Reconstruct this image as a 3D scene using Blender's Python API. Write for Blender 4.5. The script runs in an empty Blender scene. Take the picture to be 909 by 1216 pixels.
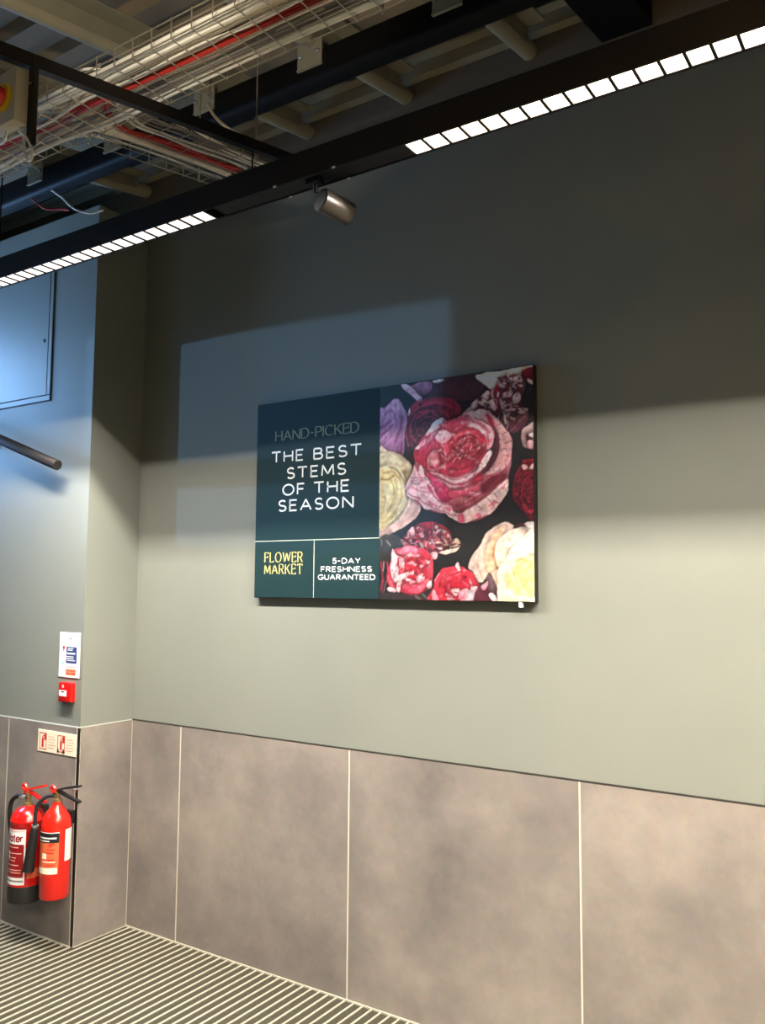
import bpy, bmesh, math, random
import numpy as np
from mathutils import Vector, Matrix

random.seed(7)
SC = bpy.context.scene
COL = SC.collection

# ------------------------------------------------------------------ camera
cam_data = bpy.data.cameras.new('camera')
cam = bpy.data.objects.new('camera', cam_data)
COL.objects.link(cam)
cam_data.sensor_fit = 'VERTICAL'
cam_data.sensor_height = 36.0
cam_data.lens = 36.0 * 1007.92 / 1216.0
cam_data.clip_start = 0.02
_r = Vector((0.834239, 0.551359, 0.006947))
_u = Vector((0.041838, -0.075855, 0.996241))
_f = Vector((-0.549814, 0.830812, 0.086349))
cam.matrix_world = Matrix(((_r.x, _u.x, -_f.x, 3.4557), (_r.y, _u.y, -_f.y, -2.9477), (_r.z, _u.z, -_f.z, 1.68145), (0, 0, 0, 1)))
SC.camera = cam

# ------------------------------------------------------------------ view, sky and daylight
SC.view_settings.view_transform = 'Standard'
SC.view_settings.look = 'None'
SC.view_settings.exposure = 0.0
SC.view_settings.gamma = 1.0
SC.view_settings.use_curve_mapping = False
SC.cycles.use_denoising = True
SC.cycles.max_bounces = 8
SC.cycles.diffuse_bounces = 5
SC.cycles.transparent_max_bounces = 12
SC.cycles.caustics_reflective = False
SC.cycles.caustics_refractive = False
SC.cycles.sample_clamp_indirect = 4.0

SKY_STRENGTH = 40.0
SUN_STRENGTH = 10.0
LED_RIGHT = 140.0
LED_LEFT = 145.0
LED_ROOM_ADDED = 165.0
LED_UP_ADDED = 200.0

world = bpy.data.worlds.new('World')
SC.world = world
world.use_nodes = True
bgn = world.node_tree.nodes['Background']
bgn.inputs[0].default_value = (0.30, 0.56, 1.0, 1)
bgn.inputs[1].default_value = SKY_STRENGTH

sun_data = bpy.data.lights.new('sun', 'SUN')
sun_data.energy = SUN_STRENGTH
sun_data.angle = math.radians(0.55)
sun_data.color = (0.26, 0.56, 1.0)
sun = bpy.data.objects.new('sun', sun_data)
COL.objects.link(sun)
sun.rotation_euler = Vector((0.655, 0.755, -0.026)).to_track_quat('-Z', 'Y').to_euler()
sun.location = (-6, -7, 4)

SLOPE = 0.175            # the roof rises towards the long wall
STRIP_Y, STRIP_Z = -0.96, 2.925
PIER_Y = -0.3143


def led_strip(name, x0, x1, y, z, power, color, stops=None):
    """The LED line of one light module: a long lamp whose spread has the module's two cut-offs."""
    d = bpy.data.lights.new(name, 'AREA')
    d.shape = 'RECTANGLE'
    d.size = x1 - x0
    d.size_y = 0.012
    d.energy = power * (x1 - x0)
    d.color = color
    if stops:
        d.use_nodes = True
        nt = d.node_tree
        em = nt.nodes['Emission']
        geo = nt.nodes.new('ShaderNodeNewGeometry')
        sep = nt.nodes.new('ShaderNodeSeparateXYZ')
        nt.links.new(geo.outputs['Incoming'], sep.inputs[0])
        ay = nt.nodes.new('ShaderNodeMath'); ay.operation = 'ABSOLUTE'
        az = nt.nodes.new('ShaderNodeMath'); az.operation = 'ABSOLUTE'
        nt.links.new(sep.outputs['Y'], ay.inputs[0])
        nt.links.new(sep.outputs['Z'], az.inputs[0])
        mx = nt.nodes.new('ShaderNodeMath'); mx.operation = 'MAXIMUM'; mx.inputs[1].default_value = 0.001
        nt.links.new(az.outputs[0], mx.inputs[0])
        dv = nt.nodes.new('ShaderNodeMath'); dv.operation = 'DIVIDE'
        nt.links.new(ay.outputs[0], dv.inputs[0])
        nt.links.new(mx.outputs[0], dv.inputs[1])
        half = nt.nodes.new('ShaderNodeMath'); half.operation = 'MULTIPLY'; half.inputs[1].default_value = 0.4
        nt.links.new(dv.outputs[0], half.inputs[0])
        ramp = nt.nodes.new('ShaderNodeValToRGB')
        nt.links.new(half.outputs[0], ramp.inputs[0])
        cr = ramp.color_ramp
        while len(cr.elements) < len(stops):
            cr.elements.new(0.5)
        for e, (u, v) in zip(cr.elements, stops):
            e.position = u * 0.4
            e.color = (v, v, v, 1)
        nt.links.new(ramp.outputs[0], em.inputs['Strength'])
    o = bpy.data.objects.new(name, d)
    COL.objects.link(o)
    o.location = ((x0 + x1) / 2, y, z)
    return o


CUT = [(0.0, 0.80), (0.50, 0.72), (0.84, 0.62), (0.98, 0.175), (1.30, 0.125), (1.48, 0.085), (1.58, 0.0)]
led_strip('led_line', 2.235, 4.26, STRIP_Y, STRIP_Z - 0.004, LED_RIGHT, (1.0, 0.92, 0.79), CUT)
led_strip('led_line', -0.10, 1.475, STRIP_Y, STRIP_Z - 0.004, LED_LEFT, (1.0, 0.94, 0.85), CUT)
led_strip('led_line', 3.05, 5.2, -2.72, 2.736, LED_ROOM_ADDED, (1.0, 0.90, 0.74), [(0.0, 0.8), (1.0, 0.75), (1.5, 0.6), (2.0, 0.22), (2.4, 0.0)])  # added room track out of view, fills the tiles and floor
up = led_strip('added_uplight', 3.05, 5.2, -2.72, 2.836, LED_UP_ADDED, (1.0, 0.84, 0.62), [(0.0, 0.9), (0.9, 0.8), (1.3, 0.3), (1.6, 0.0)])      # added uplight out of view, warms the ceiling and upper wall
up.rotation_euler = (math.pi, 0, 0)


# ------------------------------------------------------------------ materials
def nm(name):
    m = bpy.data.materials.new(name)
    m.use_nodes = True
    return m, m.node_tree, m.node_tree.nodes['Principled BSDF']


def srgb(r, g, b):
    def c(v):
        v /= 255.0
        return v / 12.92 if v <= 0.04045 else ((v + 0.055) / 1.055) ** 2.4
    return (c(r), c(g), c(b), 1)


def plain(name, rgb, rough=0.5, metal=0.0, spec=0.5, noise=0.0, scale=40.0, bump=0.0, coat=0.0):
    m, nt, b = nm(name)
    b.inputs['Roughness'].default_value = rough
    b.inputs['Metallic'].default_value = metal
    b.inputs['Specular IOR Level'].default_value = spec
    b.inputs['Coat Weight'].default_value = coat
    col = srgb(*rgb)
    b.inputs['Base Color'].default_value = col
    if noise or bump:
        tc = nt.nodes.new('ShaderNodeTexCoord')
        n = nt.nodes.new('ShaderNodeTexNoise')
        n.inputs['Scale'].default_value = scale
        n.inputs['Detail'].default_value = 5
        nt.links.new(tc.outputs['Object'], n.inputs['Vector'])
        if noise:
            r = nt.nodes.new('ShaderNodeValToRGB')
            r.color_ramp.elements[0].position = 0.3
            r.color_ramp.elements[1].position = 0.7
            r.color_ramp.elements[0].color = (col[0] * (1 - noise), col[1] * (1 - noise), col[2] * (1 - noise), 1)
            r.color_ramp.elements[1].color = (min(1, col[0] * (1 + noise)), min(1, col[1] * (1 + noise)), min(1, col[2] * (1 + noise)), 1)
            nt.links.new(n.outputs['Fac'], r.inputs[0])
            nt.links.new(r.outputs[0], b.inputs['Base Color'])
        if bump:
            bp = nt.nodes.new('ShaderNodeBump')
            bp.inputs['Strength'].default_value = bump
            bp.inputs['Distance'].default_value = 0.01
            nt.links.new(n.outputs['Fac'], bp.inputs['Height'])
            nt.links.new(bp.outputs[0], b.inputs['Normal'])
    return m


def emit(name, rgb, strength):
    m, nt, b = nm(name)
    b.inputs['Base Color'].default_value = srgb(*rgb)
    b.inputs['Emission Color'].default_value = srgb(*rgb)
    b.inputs['Emission Strength'].default_value = strength
    b.inputs['Roughness'].default_value = 0.3
    return m


def tile_material():
    m, nt, b = nm('concrete_look_tile')
    tc = nt.nodes.new('ShaderNodeTexCoord')
    info = nt.nodes.new('ShaderNodeObjectInfo')
    add = nt.nodes.new('ShaderNodeVectorMath'); add.operation = 'ADD'
    sc_ = nt.nodes.new('ShaderNodeVectorMath'); sc_.operation = 'SCALE'
    comb = nt.nodes.new('ShaderNodeCombineXYZ')
    for i in range(3):
        nt.links.new(info.outputs['Random'], comb.inputs[i])
    nt.links.new(comb.outputs[0], sc_.inputs[0]); sc_.inputs['Scale'].default_value = 17.0
    nt.links.new(tc.outputs['Object'], add.inputs[0]); nt.links.new(sc_.outputs[0], add.inputs[1])
    n1 = nt.nodes.new('ShaderNodeTexNoise'); n1.inputs['Scale'].default_value = 2.1; n1.inputs['Detail'].default_value = 7; n1.inputs['Roughness'].default_value = 0.62
    n2 = nt.nodes.new('ShaderNodeTexNoise'); n2.inputs['Scale'].default_value = 38; n2.inputs['Detail'].default_value = 4
    nt.links.new(add.outputs[0], n1.inputs['Vector']); nt.links.new(add.outputs[0], n2.inputs['Vector'])
    r = nt.nodes.new('ShaderNodeValToRGB')
    cr = r.color_ramp
    cr.elements[0].position = 0.30; cr.elements[0].color = srgb(108, 101, 97)
    cr.elements[1].position = 0.72; cr.elements[1].color = srgb(154, 143, 133)
    e = cr.elements.new(0.5); e.color = srgb(130, 121, 114)
    nt.links.new(n1.outputs['Fac'], r.inputs[0])
    mix = nt.nodes.new('ShaderNodeMix'); mix.data_type = 'RGBA'; mix.blend_type = 'OVERLAY'
    mix.inputs['Factor'].default_value = 0.10
    nt.links.new(r.outputs[0], mix.inputs['A']); nt.links.new(n2.outputs['Color'], mix.inputs['B'])
    nt.links.new(mix.outputs['Result'], b.inputs['Base Color'])
    # pale scuffs
    n3 = nt.nodes.new('ShaderNodeTexNoise'); n3.inputs['Scale'].default_value = 9; n3.inputs['Detail'].default_value = 8; n3.inputs['Roughness'].default_value = 0.75
    nt.links.new(add.outputs[0], n3.inputs['Vector'])
    mr = nt.nodes.new('ShaderNodeMapRange'); mr.inputs[1].default_value = 0.66; mr.inputs[2].default_value = 0.80; mr.inputs[4].default_value = 0.35
    nt.links.new(n3.outputs['Fac'], mr.inputs[0])
    mix2 = nt.nodes.new('ShaderNodeMix'); mix2.data_type = 'RGBA'
    nt.links.new(mr.outputs[0], mix2.inputs['Factor'])
    nt.links.new(mix.outputs['Result'], mix2.inputs['A']); mix2.inputs['B'].default_value = srgb(205, 190, 172)
    nt.links.new(mix2.outputs['Result'], b.inputs['Base Color'])
    b.inputs['Roughness'].default_value = 0.62
    b.inputs['Specular IOR Level'].default_value = 0.35
    return m


def paint_material(name, rgb):
    m, nt, b = nm(name)
    tc = nt.nodes.new('ShaderNodeTexCoord')
    n1 = nt.nodes.new('ShaderNodeTexNoise'); n1.inputs['Scale'].default_value = 1.7; n1.inputs['Detail'].default_value = 4
    n2 = nt.nodes.new('ShaderNodeTexNoise'); n2.inputs['Scale'].default_value = 260; n2.inputs['Detail'].default_value = 2
    nt.links.new(tc.outputs['Object'], n1.inputs['Vector']); nt.links.new(tc.outputs['Object'], n2.inputs['Vector'])
    r = nt.nodes.new('ShaderNodeValToRGB')
    c = srgb(*rgb)
    r.color_ramp.elements[0].position = 0.35; r.color_ramp.elements[0].color = (c[0] * 0.96, c[1] * 0.96, c[2] * 0.96, 1)
    r.color_ramp.elements[1].position = 0.65; r.color_ramp.elements[1].color = (c[0] * 1.04, c[1] * 1.04, c[2] * 1.04, 1)
    nt.links.new(n1.outputs['Fac'], r.inputs[0]); nt.links.new(r.outputs[0], b.inputs['Base Color'])
    bp = nt.nodes.new('ShaderNodeBump'); bp.inputs['Strength'].default_value = 0.12; bp.inputs['Distance'].default_value = 0.002
    nt.links.new(n2.outputs['Fac'], bp.inputs['Height']); nt.links.new(bp.outputs[0], b.inputs['Normal'])
    b.inputs['Roughness'].default_value = 0.55
    b.inputs['Specular IOR Level'].default_value = 0.3
    return m


def glass_material(name, tint):
    m = bpy.data.materials.new(name)
    m.use_nodes = True
    nt = m.node_tree
    nt.nodes.clear()
    out = nt.nodes.new('ShaderNodeOutputMaterial')
    mix = nt.nodes.new('ShaderNodeMixShader'); mix.inputs[0].default_value = 0.06
    t = nt.nodes.new('ShaderNodeBsdfTransparent'); t.inputs[0].default_value = tint
    g = nt.nodes.new('ShaderNodeBsdfGlossy'); g.inputs['Roughness'].default_value = 0.02
    nt.links.new(t.outputs[0], mix.inputs[1]); nt.links.new(g.outputs[0], mix.inputs[2])
    nt.links.new(mix.outputs[0], out.inputs[0])
    return m


def vcol_material():
    m, nt, b = nm('printed_roses')
    a = nt.nodes.new('ShaderNodeVertexColor'); a.layer_name = 'print'
    nt.links.new(a.outputs['Color'], b.inputs['Base Color'])
    b.inputs['Roughness'].default_value = 0.42
    b.inputs['Specular IOR Level'].default_value = 0.35
    return m


M = {}
M['paint'] = paint_material('grey_green_wall_paint', (128, 130, 121))
M['roompaint'] = paint_material('charcoal_wall_paint', (62, 62, 60))
M['bulkhead'] = paint_material('bulkhead_paint', (112, 104, 92))
M['tile'] = tile_material()
M['grout'] = plain('grout', (206, 194, 176), 0.8)
M['sealant'] = plain('dark_sealant', (42, 38, 34), 0.6)
M['caulk'] = plain('pale_caulk', (132, 131, 122), 0.6)
M['corner'] = plain('black_corner_trim', (20, 16, 15), 0.4)
M['alu'] = plain('aluminium_rib', (172, 167, 150), 0.42, 0.0, noise=0.05, scale=60)
M['carpet'] = plain('mat_carpet', (70, 66, 55), 0.95, spec=0.1, noise=0.35, scale=220, bump=0.6)
M['screed'] = plain('floor_screed', (70, 66, 58), 0.9)
M['deck'] = plain('ceiling_deck', (128, 112, 86), 0.75, noise=0.18, scale=3.0)
M['steel'] = plain('painted_tube_steel', (150, 142, 120), 0.5, noise=0.06, scale=9)
M['plate'] = plain('galvanised_plate', (138, 132, 112), 0.55, 0.0, noise=0.08, scale=12)
M['black'] = plain('black_metal', (15, 14, 13), 0.5, 0.0, 0.3)
M['blacksteel'] = plain('black_painted_steel', (17, 16, 15), 0.6, 0.0, 0.1)
M['zinc'] = plain('zinc_wire', (176, 166, 148), 0.35, 0.7)
M['cwhite'] = plain('cable_white', (248, 242, 228), 0.4)
M['ccream'] = plain('cable_cream', (244, 230, 202), 0.4)
M['cred'] = plain('cable_red', (176, 44, 30), 0.45)
M['cgrey'] = plain('cable_grey', (128, 122, 116), 0.45)
M['lamp_r'] = emit('led_cell_warm', (255, 240, 220), 3.2)
M['lamp_l'] = emit('led_cell_white', (255, 246, 240), 1.15)
M['added_lamp_core'] = emit('added_spot_glow', (255, 250, 240), 14.0)
M['spot'] = plain('spot_body', (58, 52, 46), 0.36, 0.3)
M['rail'] = plain('dark_handrail', (40, 36, 34), 0.5, 0.2)
M['panel'] = plain('access_panel_paint', (126, 129, 122), 0.5)
M['gap'] = plain('shadow_gap', (34, 36, 38), 0.8)
M['white'] = plain('white_plastic', (238, 236, 230), 0.4)
M['cream'] = plain('cream_sign', (246, 236, 206), 0.45)
M['red'] = plain('fire_red', (208, 22, 18), 0.25, coat=0.5)
M['red2'] = plain('fire_red_orange', (224, 34, 20), 0.25, coat=0.5)
M['redprint'] = plain('red_print', (206, 52, 40), 0.5)
M['orangeprint'] = plain('orange_sheen', (224, 104, 62), 0.5)
M['palered'] = plain('pale_red_print', (236, 178, 160), 0.5)
M['blueprint'] = plain('blue_print', (48, 66, 128), 0.5)
M['cyanprint'] = plain('pale_blue_print', (170, 206, 224), 0.5)
M['blackprint'] = plain('black_print', (22, 20, 22), 0.5)
M['greyprint'] = plain('grey_print', (140, 138, 134), 0.5)
M['darkred'] = plain('dark_red_print', (140, 14, 22), 0.4)
M['rubber'] = plain('black_rubber', (24, 23, 22), 0.5)
M['brass'] = plain('brass', (176, 150, 100), 0.35, 0.8)
M['chrome'] = plain('bright_metal', (206, 204, 200), 0.25, 0.8)
M['greybox'] = plain('grey_enclosure', (196, 188, 166), 0.5)
M['yellow'] = plain('yellow_switch', (236, 190, 20), 0.4)
M['green'] = plain('poster_green', (27, 49, 52), 0.5, spec=0.15)
M['gold'] = plain('poster_gold_print', (186, 178, 112), 0.5)
M['golddark'] = plain('poster_olive_gold_print', (146, 144, 102), 0.5)
M['pwhite'] = plain('poster_white_print', (242, 245, 242), 0.5)
M['pline'] = plain('poster_line_print', (196, 206, 186), 0.5)
M['frame'] = plain('poster_frame', (26, 23, 20), 0.4)
M['wframe'] = plain('window_frame', (52, 54, 56), 0.4)
M['glass'] = glass_material('window_glass', (0.95, 0.98, 1, 1))
M['tinted'] = glass_material('tinted_window_glass', (0.30, 0.31, 0.31, 1))
M['roses'] = vcol_material()


# ------------------------------------------------------------------ mesh helpers
class MB:
    def __init__(self):
        self.v = []
        self.f = []

    def add(self, vs, fs):
        o = len(self.v)
        self.v += [tuple(p) for p in vs]
        self.f += [tuple(i + o for i in f) for f in fs]
        return self

    def box(self, x0, x1, y0, y1, z0, z1):
        return self.add([(x0, y0, z0), (x1, y0, z0), (x1, y1, z0), (x0, y1, z0), (x0, y0, z1), (x1, y0, z1), (x1, y1, z1), (x0, y1, z1)],
                        [(0, 3, 2, 1), (4, 5, 6, 7), (0, 1, 5, 4), (1, 2, 6, 5), (2, 3, 7, 6), (3, 0, 4, 7)])

    def bbox(self, x0, x1, y0, y1, z0, z1, b=0.004, seg=2):
        bm = bmesh.new()
        bmesh.ops.create_cube(bm, size=1)
        for v in bm.verts:
            v.co = Vector((x0 + (v.co.x + .5) * (x1 - x0), y0 + (v.co.y + .5) * (y1 - y0), z0 + (v.co.z + .5) * (z1 - z0)))
        bmesh.ops.bevel(bm, geom=list(bm.edges), offset=b, segments=seg, affect='EDGES', profile=0.5)
        bm.verts.index_update()
        self.add([v.co for v in bm.verts], [[v.index for v in f.verts] for f in bm.faces])
        bm.free()
        return self

    def prism(self, poly, axis, a, b):
        """poly: 2-D outline, extruded along axis from a to b; (u, v) are the other two axes in order."""
        n = len(poly)
        def P(u, v, w):
            return (w, u, v) if axis == 'x' else ((u, w, v) if axis == 'y' else (u, v, w))
        vs = [P(u, v, a) for u, v in poly] + [P(u, v, b) for u, v in poly]
        fs = [tuple(range(n))[::-1], tuple(range(n, 2 * n))]
        fs += [(i, (i + 1) % n, n + (i + 1) % n, n + i) for i in range(n)]
        return self.add(vs, fs)

    def tube(self, path, r, n=8, cap=True):
        pts = [Vector(p) for p in path]
        rs = r if isinstance(r, (list, tuple)) else [r] * len(pts)
        t0 = (pts[1] - pts[0]).normalized()
        ref = Vector((0, 0, 1)) if abs(t0.z) < 0.9 else Vector((1, 0, 0))
        nrm = (ref - t0 * ref.dot(t0)).normalized()
        vs = []
        for i, p in enumerate(pts):
            if i == 0:
                t = t0
            elif i == len(pts) - 1:
                t = (pts[-1] - pts[-2]).normalized()
            else:
                t = ((pts[i + 1] - p).normalized() + (p - pts[i - 1]).normalized())
                t = t.normalized() if t.length > 1e-6 else (pts[i + 1] - p).normalized()
            nrm = (nrm - t * nrm.dot(t))
            nrm = nrm.normalized() if nrm.length > 1e-6 else t.orthogonal().normalized()
            bn = t.cross(nrm)
            for k in range(n):
                a = 2 * math.pi * k / n
                vs.append(p + (nrm * math.cos(a) + bn * math.sin(a)) * rs[i])
        fs = []
        for i in range(len(pts) - 1):
            for k in range(n):
                fs.append((i * n + k, i * n + (k + 1) % n, (i + 1) * n + (k + 1) % n, (i + 1) * n + k))
        if cap:
            fs.append(tuple(range(n))[::-1])
            fs.append(tuple(range((len(pts) - 1) * n, len(pts) * n)))
        return self.add(vs, fs)

    def lathe(self, c, prof, n=28, axis=(0, 0, 1)):
        """prof: (radius, height along axis) pairs from c."""
        ax = Vector(axis).normalized()
        e1 = ax.orthogonal().normalized() if abs(ax.z) < 0.999 else Vector((1, 0, 0))
        e2 = ax.cross(e1)
        c = Vector(c)
        vs, fs = [], []
        for r, h in prof:
            for k in range(n):
                a = 2 * math.pi * k / n
                vs.append(c + ax * h + (e1 * math.cos(a) + e2 * math.sin(a)) * r)
        for i in range(len(prof) - 1):
            for k in range(n):
                fs.append((i * n + k, i * n + (k + 1) % n, (i + 1) * n + (k + 1) % n, (i + 1) * n + k))
        fs.append(tuple(range(n))[::-1])
        fs.append(tuple(range((len(prof) - 1) * n, len(prof) * n)))
        return self.add(vs, fs)

    def build(self, name, mat, parent=None, smooth=False):
        o = bpy.data.objects.new(name, None)
        bpy.data.objects.remove(o)
        me = bpy.data.meshes.new(name)
        off = Vector((0, 0, 0))
        p = parent
        while p is not None:
            off += p.location
            p = p.parent
        v = np.array(self.v, dtype=float)
        if parent is None:
            lo, hi = v.min(0), v.max(0)
            off = Vector(((lo[0] + hi[0]) / 2, (lo[1] + hi[1]) / 2, lo[2]))
        me.from_pydata([tuple(Vector(q) - off) for q in self.v], [], self.f)
        me.validate()
        bm = bmesh.new(); bm.from_mesh(me)
        bmesh.ops.recalc_face_normals(bm, faces=bm.faces)
        bm.to_mesh(me); bm.free()
        me.materials.append(M[mat] if isinstance(mat, str) else mat)
        if smooth:
            for poly in me.polygons:
                poly.use_smooth = True
            try:
                me.set_sharp_from_angle(angle=math.radians(40))
            except Exception:
                pass
        ob = bpy.data.objects.new(name, me)
        COL.objects.link(ob)
        if parent is None:
            ob.location = off
        else:
            ob.parent = parent
        return ob


def tag(o, label, cat, group=None):
    o['label'] = label
    o['category'] = cat
    if group:
        o['group'] = group
    return o


def thing(name, loc, label, cat, group=None):
    o = bpy.data.objects.new(name, None)
    o.empty_display_size = 0.1
    COL.objects.link(o)
    o.location = loc
    return tag(o, label, cat, group)


def structure(o):
    o['kind'] = 'structure'
    return o


def spline(pts, n=6, closed=False):
    P = [Vector(p) for p in pts]
    out = []
    m = len(P)
    rng = range(m) if closed else range(m - 1)
    for i in rng:
        p0 = P[i - 1] if (closed or i > 0) else P[0]
        p1, p2 = P[i], P[(i + 1) % m]
        p3 = P[(i + 2) % m] if (closed or i + 2 < m) else P[-1]
        for k in range(n):
            t = k / n
            out.append(0.5 * ((2 * p1) + (p2 - p0) * t + (2 * p0 - 5 * p1 + 4 * p2 - p3) * t * t + (3 * p1 - p0 - 3 * p2 + p3) * t ** 3))
    if not closed:
        out.append(P[-1])
    return out


def copy_part(o, parent, loc):
    c = o.copy()
    COL.objects.link(c)
    c.parent = parent
    c.location = loc
    return c


def roof_z(y, z_wall):
    return z_wall + SLOPE * y


# ------------------------------------------------------------------ lettering: strokes to flat meshes
def _arc(cx, cy, rx, ry, a0, a1, n=14):
    return [(cx + rx * math.cos(math.radians(a0 + (a1 - a0) * i / n)), cy + ry * math.sin(math.radians(a0 + (a1 - a0) * i / n))) for i in range(n + 1)]


GLYPH = {
    'A': (0.92, [[(0, 0), (.46, 1)], [(.46, 1), (.92, 0)], [(.17, .34), (.75, .34)]]),
    'B': (0.70, [[(0, 0), (0, 1)], [(0, 1), (.38, 1)] + _arc(.38, .76, .25, .24, 90, -90) + [(0, .52)], _arc(.42, .26, .28, .26, 78, -90) + [(0, 0)]]),
    'C': (0.90, [_arc(.5, .5, .5, .5, 45, 315, 26)]),
    'D': (0.86, [[(0, 0), (0, 1)], [(0, 1), (.36, 1)] + _arc(.36, .5, .5, .5, 90, -90, 20) + [(0, 0)]]),
    'E': (0.62, [[(0, 0), (0, 1)], [(0, 1), (.62, 1)], [(0, .52), (.54, .52)], [(0, 0), (.62, 0)]]),
    'F': (0.60, [[(0, 0), (0, 1)], [(0, 1), (.60, 1)], [(0, .5), (.52, .5)]]),
    'G': (0.94, [_arc(.5, .5, .5, .5, 45, 340, 26), [(.56, .44), (.97, .44), (.97, .2)]]),
    'H': (0.80, [[(0, 0), (0, 1)], [(.80, 0), (.80, 1)], [(0, .52), (.80, .52)]]),
    'I': (0.02, [[(0, 0), (0, 1)]]),
    'K': (0.76, [[(0, 0), (0, 1)], [(.70, 1), (0, .40)], [(.24, .60), (.76, 0)]]),
    'L': (0.58, [[(0, 0), (0, 1)], [(0, 0), (.58, 0)]]),
    'M': (1.0, [[(0, 0), (.06, 1)], [(.06, 1), (.5, .12)], [(.5, .12), (.94, 1)], [(.94, 1), (1.0, 0)]]),
    'N': (0.84, [[(0, 0), (0, 1)], [(0, 1), (.84, 0)], [(.84, 0), (.84, 1)]]),
    'O': (1.0, [_arc(.5, .5, .5, .5, 0, 360, 34)]),
    'P': (0.66, [[(0, 0), (0, 1)], [(0, 1), (.38, 1)] + _arc(.38, .73, .28, .27, 90, -90) + [(0, .46)]]),
    'R': (0.72, [[(0, 0), (0, 1)], [(0, 1), (.40, 1)] + _arc(.40, .75, .27, .25, 90, -90) + [(0, .50)], [(.34, .50), (.72, 0)]]),
    'S': (0.66, [_arc(.33, .75, .29, .25, 30, 270, 18) + _arc(.33, .25, .32, .25, 90, -150, 18)]),
    'T': (0.78, [[(.39, 0), (.39, 1)], [(0, 1), (.78, 1)]]),
    'U': (0.78, [[(0, 1), (0, .36)] + _arc(.39, .36, .39, .36, 180, 360, 16) + [(.78, 1)]]),
    'W': (1.24, [[(0, 1), (.31, 0)], [(.31, 0), (.62, 1)], [(.62, 1), (.93, 0)], [(.93, 0), (1.24, 1)]]),
    'Y': (0.82, [[(0, 1), (.41, .46)], [(.82, 1), (.41, .46)], [(.41, .46), (.41, 0)]]),
    '5': (0.66, [[(.60, 1), (.12, 1), (.08, .56)] + _arc(.31, .32, .34, .32, 130, -150, 18)]),
    '-': (0.40, [[(.02, .46), (.38, .46)]]),
    'a': (0.56, [_arc(.27, .33, .27, .33, 0, 360, 22), [(.56, .68), (.56, 0)]]),
    't': (0.34, [[(.16, .92), (.16, .14), (.24, 0), (.36, 0)], [(0, .66), (.36, .66)]]),
    'e': (0.56, [[(.02, .36), (.56, .36)] + _arc(.28, .33, .28, .33, 5, 320, 22)]),
    'r': (0.32, [[(0, 0), (0, .68)], [(0, .42), (.10, .60), (.34, .66)]]),
    ' ': (0.42, []),
}


def stroke_text(text, x0, x1, base, cap, width, serif=False, thin=None, gap=0.20, to3d=None):
    """Letters between x0 and x1 (2-D plane), as one flat mesh. to3d maps (u, v) to a point."""
    total = sum(GLYPH[c][0] for c in text)
    n = len(text) - 1
    w = width
    sx_gap = gap
    s = (x1 - x0) / (total + n * sx_gap)       # horizontal scale
    m = MB()
    x = x0
    th = thin if thin is not None else w

    def ribbon(pts):
        pts = [p for i, p in enumerate(pts) if i == 0 or math.hypot(p[0] - pts[i - 1][0], p[1] - pts[i - 1][1]) > 1e-7]
        q = [Vector((p[0], p[1])) for p in pts]
        L, R = [], []
        for i in range(len(q)):
            a = q[i] - q[i - 1] if i > 0 else q[1] - q[0]
            b = q[i + 1] - q[i] if i < len(q) - 1 else q[-1] - q[-2]
            d = (a.normalized() + b.normalized())
            d = d.normalized() if d.length > 1e-5 else b.normalized()
            nn = Vector((-d.y, d.x))
            if serif:
                nib = Vector((math.cos(math.radians(14)), math.sin(math.radians(14))))
                hw = 0.5 * (th + (w - th) * abs(d.x * nib.y - d.y * nib.x))
            else:
                hw = 0.5 * w
            c = max(0.5, abs(nn.dot(Vector((-b.normalized().y, b.normalized().x)))))
            e = Vector((0, 0))
            if not serif and len(q) > 1 and i == 0:
                e = -d * (0.5 * w if False else 0)
            L.append(q[i] + nn * hw / c + e)
            R.append(q[i] - nn * hw / c + e)
        vs = [to3d(p.x, p.y) for p in L + R]
        k = len(L)
        m.add(vs, [(i, i + 1, k + i + 1, k + i) for i in range(k - 1)])

    for ch in text:
        gw, strokes = GLYPH[ch]
        for st in strokes:
            pts = [(x + a * s, base + b * cap) for a, b in st]
            if not serif:
                # square the ends so strokes meet flush
                a, b = Vector(pts[0]), Vector(pts[1])
                if len(pts) == 2:
                    d = (b - a).normalized() * w * 0.5
                    if ch in 'ETFLHB5-' and abs(d.y) < 1e-6:
                        pts[0] = tuple(a - Vector((w * .5, 0)))
            ribbon(pts)
            if serif:
                for (e, o) in ((0, 1), (-1, -2)):
                    (ax, ay), (bx, by) = st[e], st[o]
                    dd = math.hypot(bx - ax, by - ay)
                    if ay in (0, 1) and abs(by - ay) / max(dd, 1e-6) > 0.6:
                        X = x + ax * s
                        Yv = base + ay * cap + (th * 0.5 if ay == 0 else -th * 0.5)
                        ribbon([(X - 0.095 * cap, Yv), (X + 0.095 * cap, Yv)])
                    elif ch in 'EFLTC' and abs(by - ay) < 0.2 * max(dd, 1e-6) and ay in (0, 1, .5, .52):
                        X = x + ax * s
                        if ax > 0 or ch == 'T':
                            sg = -1 if ay == 1 else 1
                            ribbon([(X, base + ay * cap), (X + (0.02 * cap), base + (ay + sg * .15) * cap)])
        x += (gw + sx_gap) * s
    return m


# ================================================================== THE SETTING
WALL_TOP = 4.25
X_L, X_R = -1.70, 5.60
Y_F = -4.40

# floor: recessed entrance mat of aluminium ribs and carpet strips, running towards the long wall
m = MB().box(X_L - 0.2, X_R + 0.2, Y_F - 0.2, 0.2, -0.12, -0.016)
floor = structure(m.build('floor', 'screed'))
PITCH = 0.0436
X_FIRST = 0.389 - 38 * PITCH
y_far_in = -0.016


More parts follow.
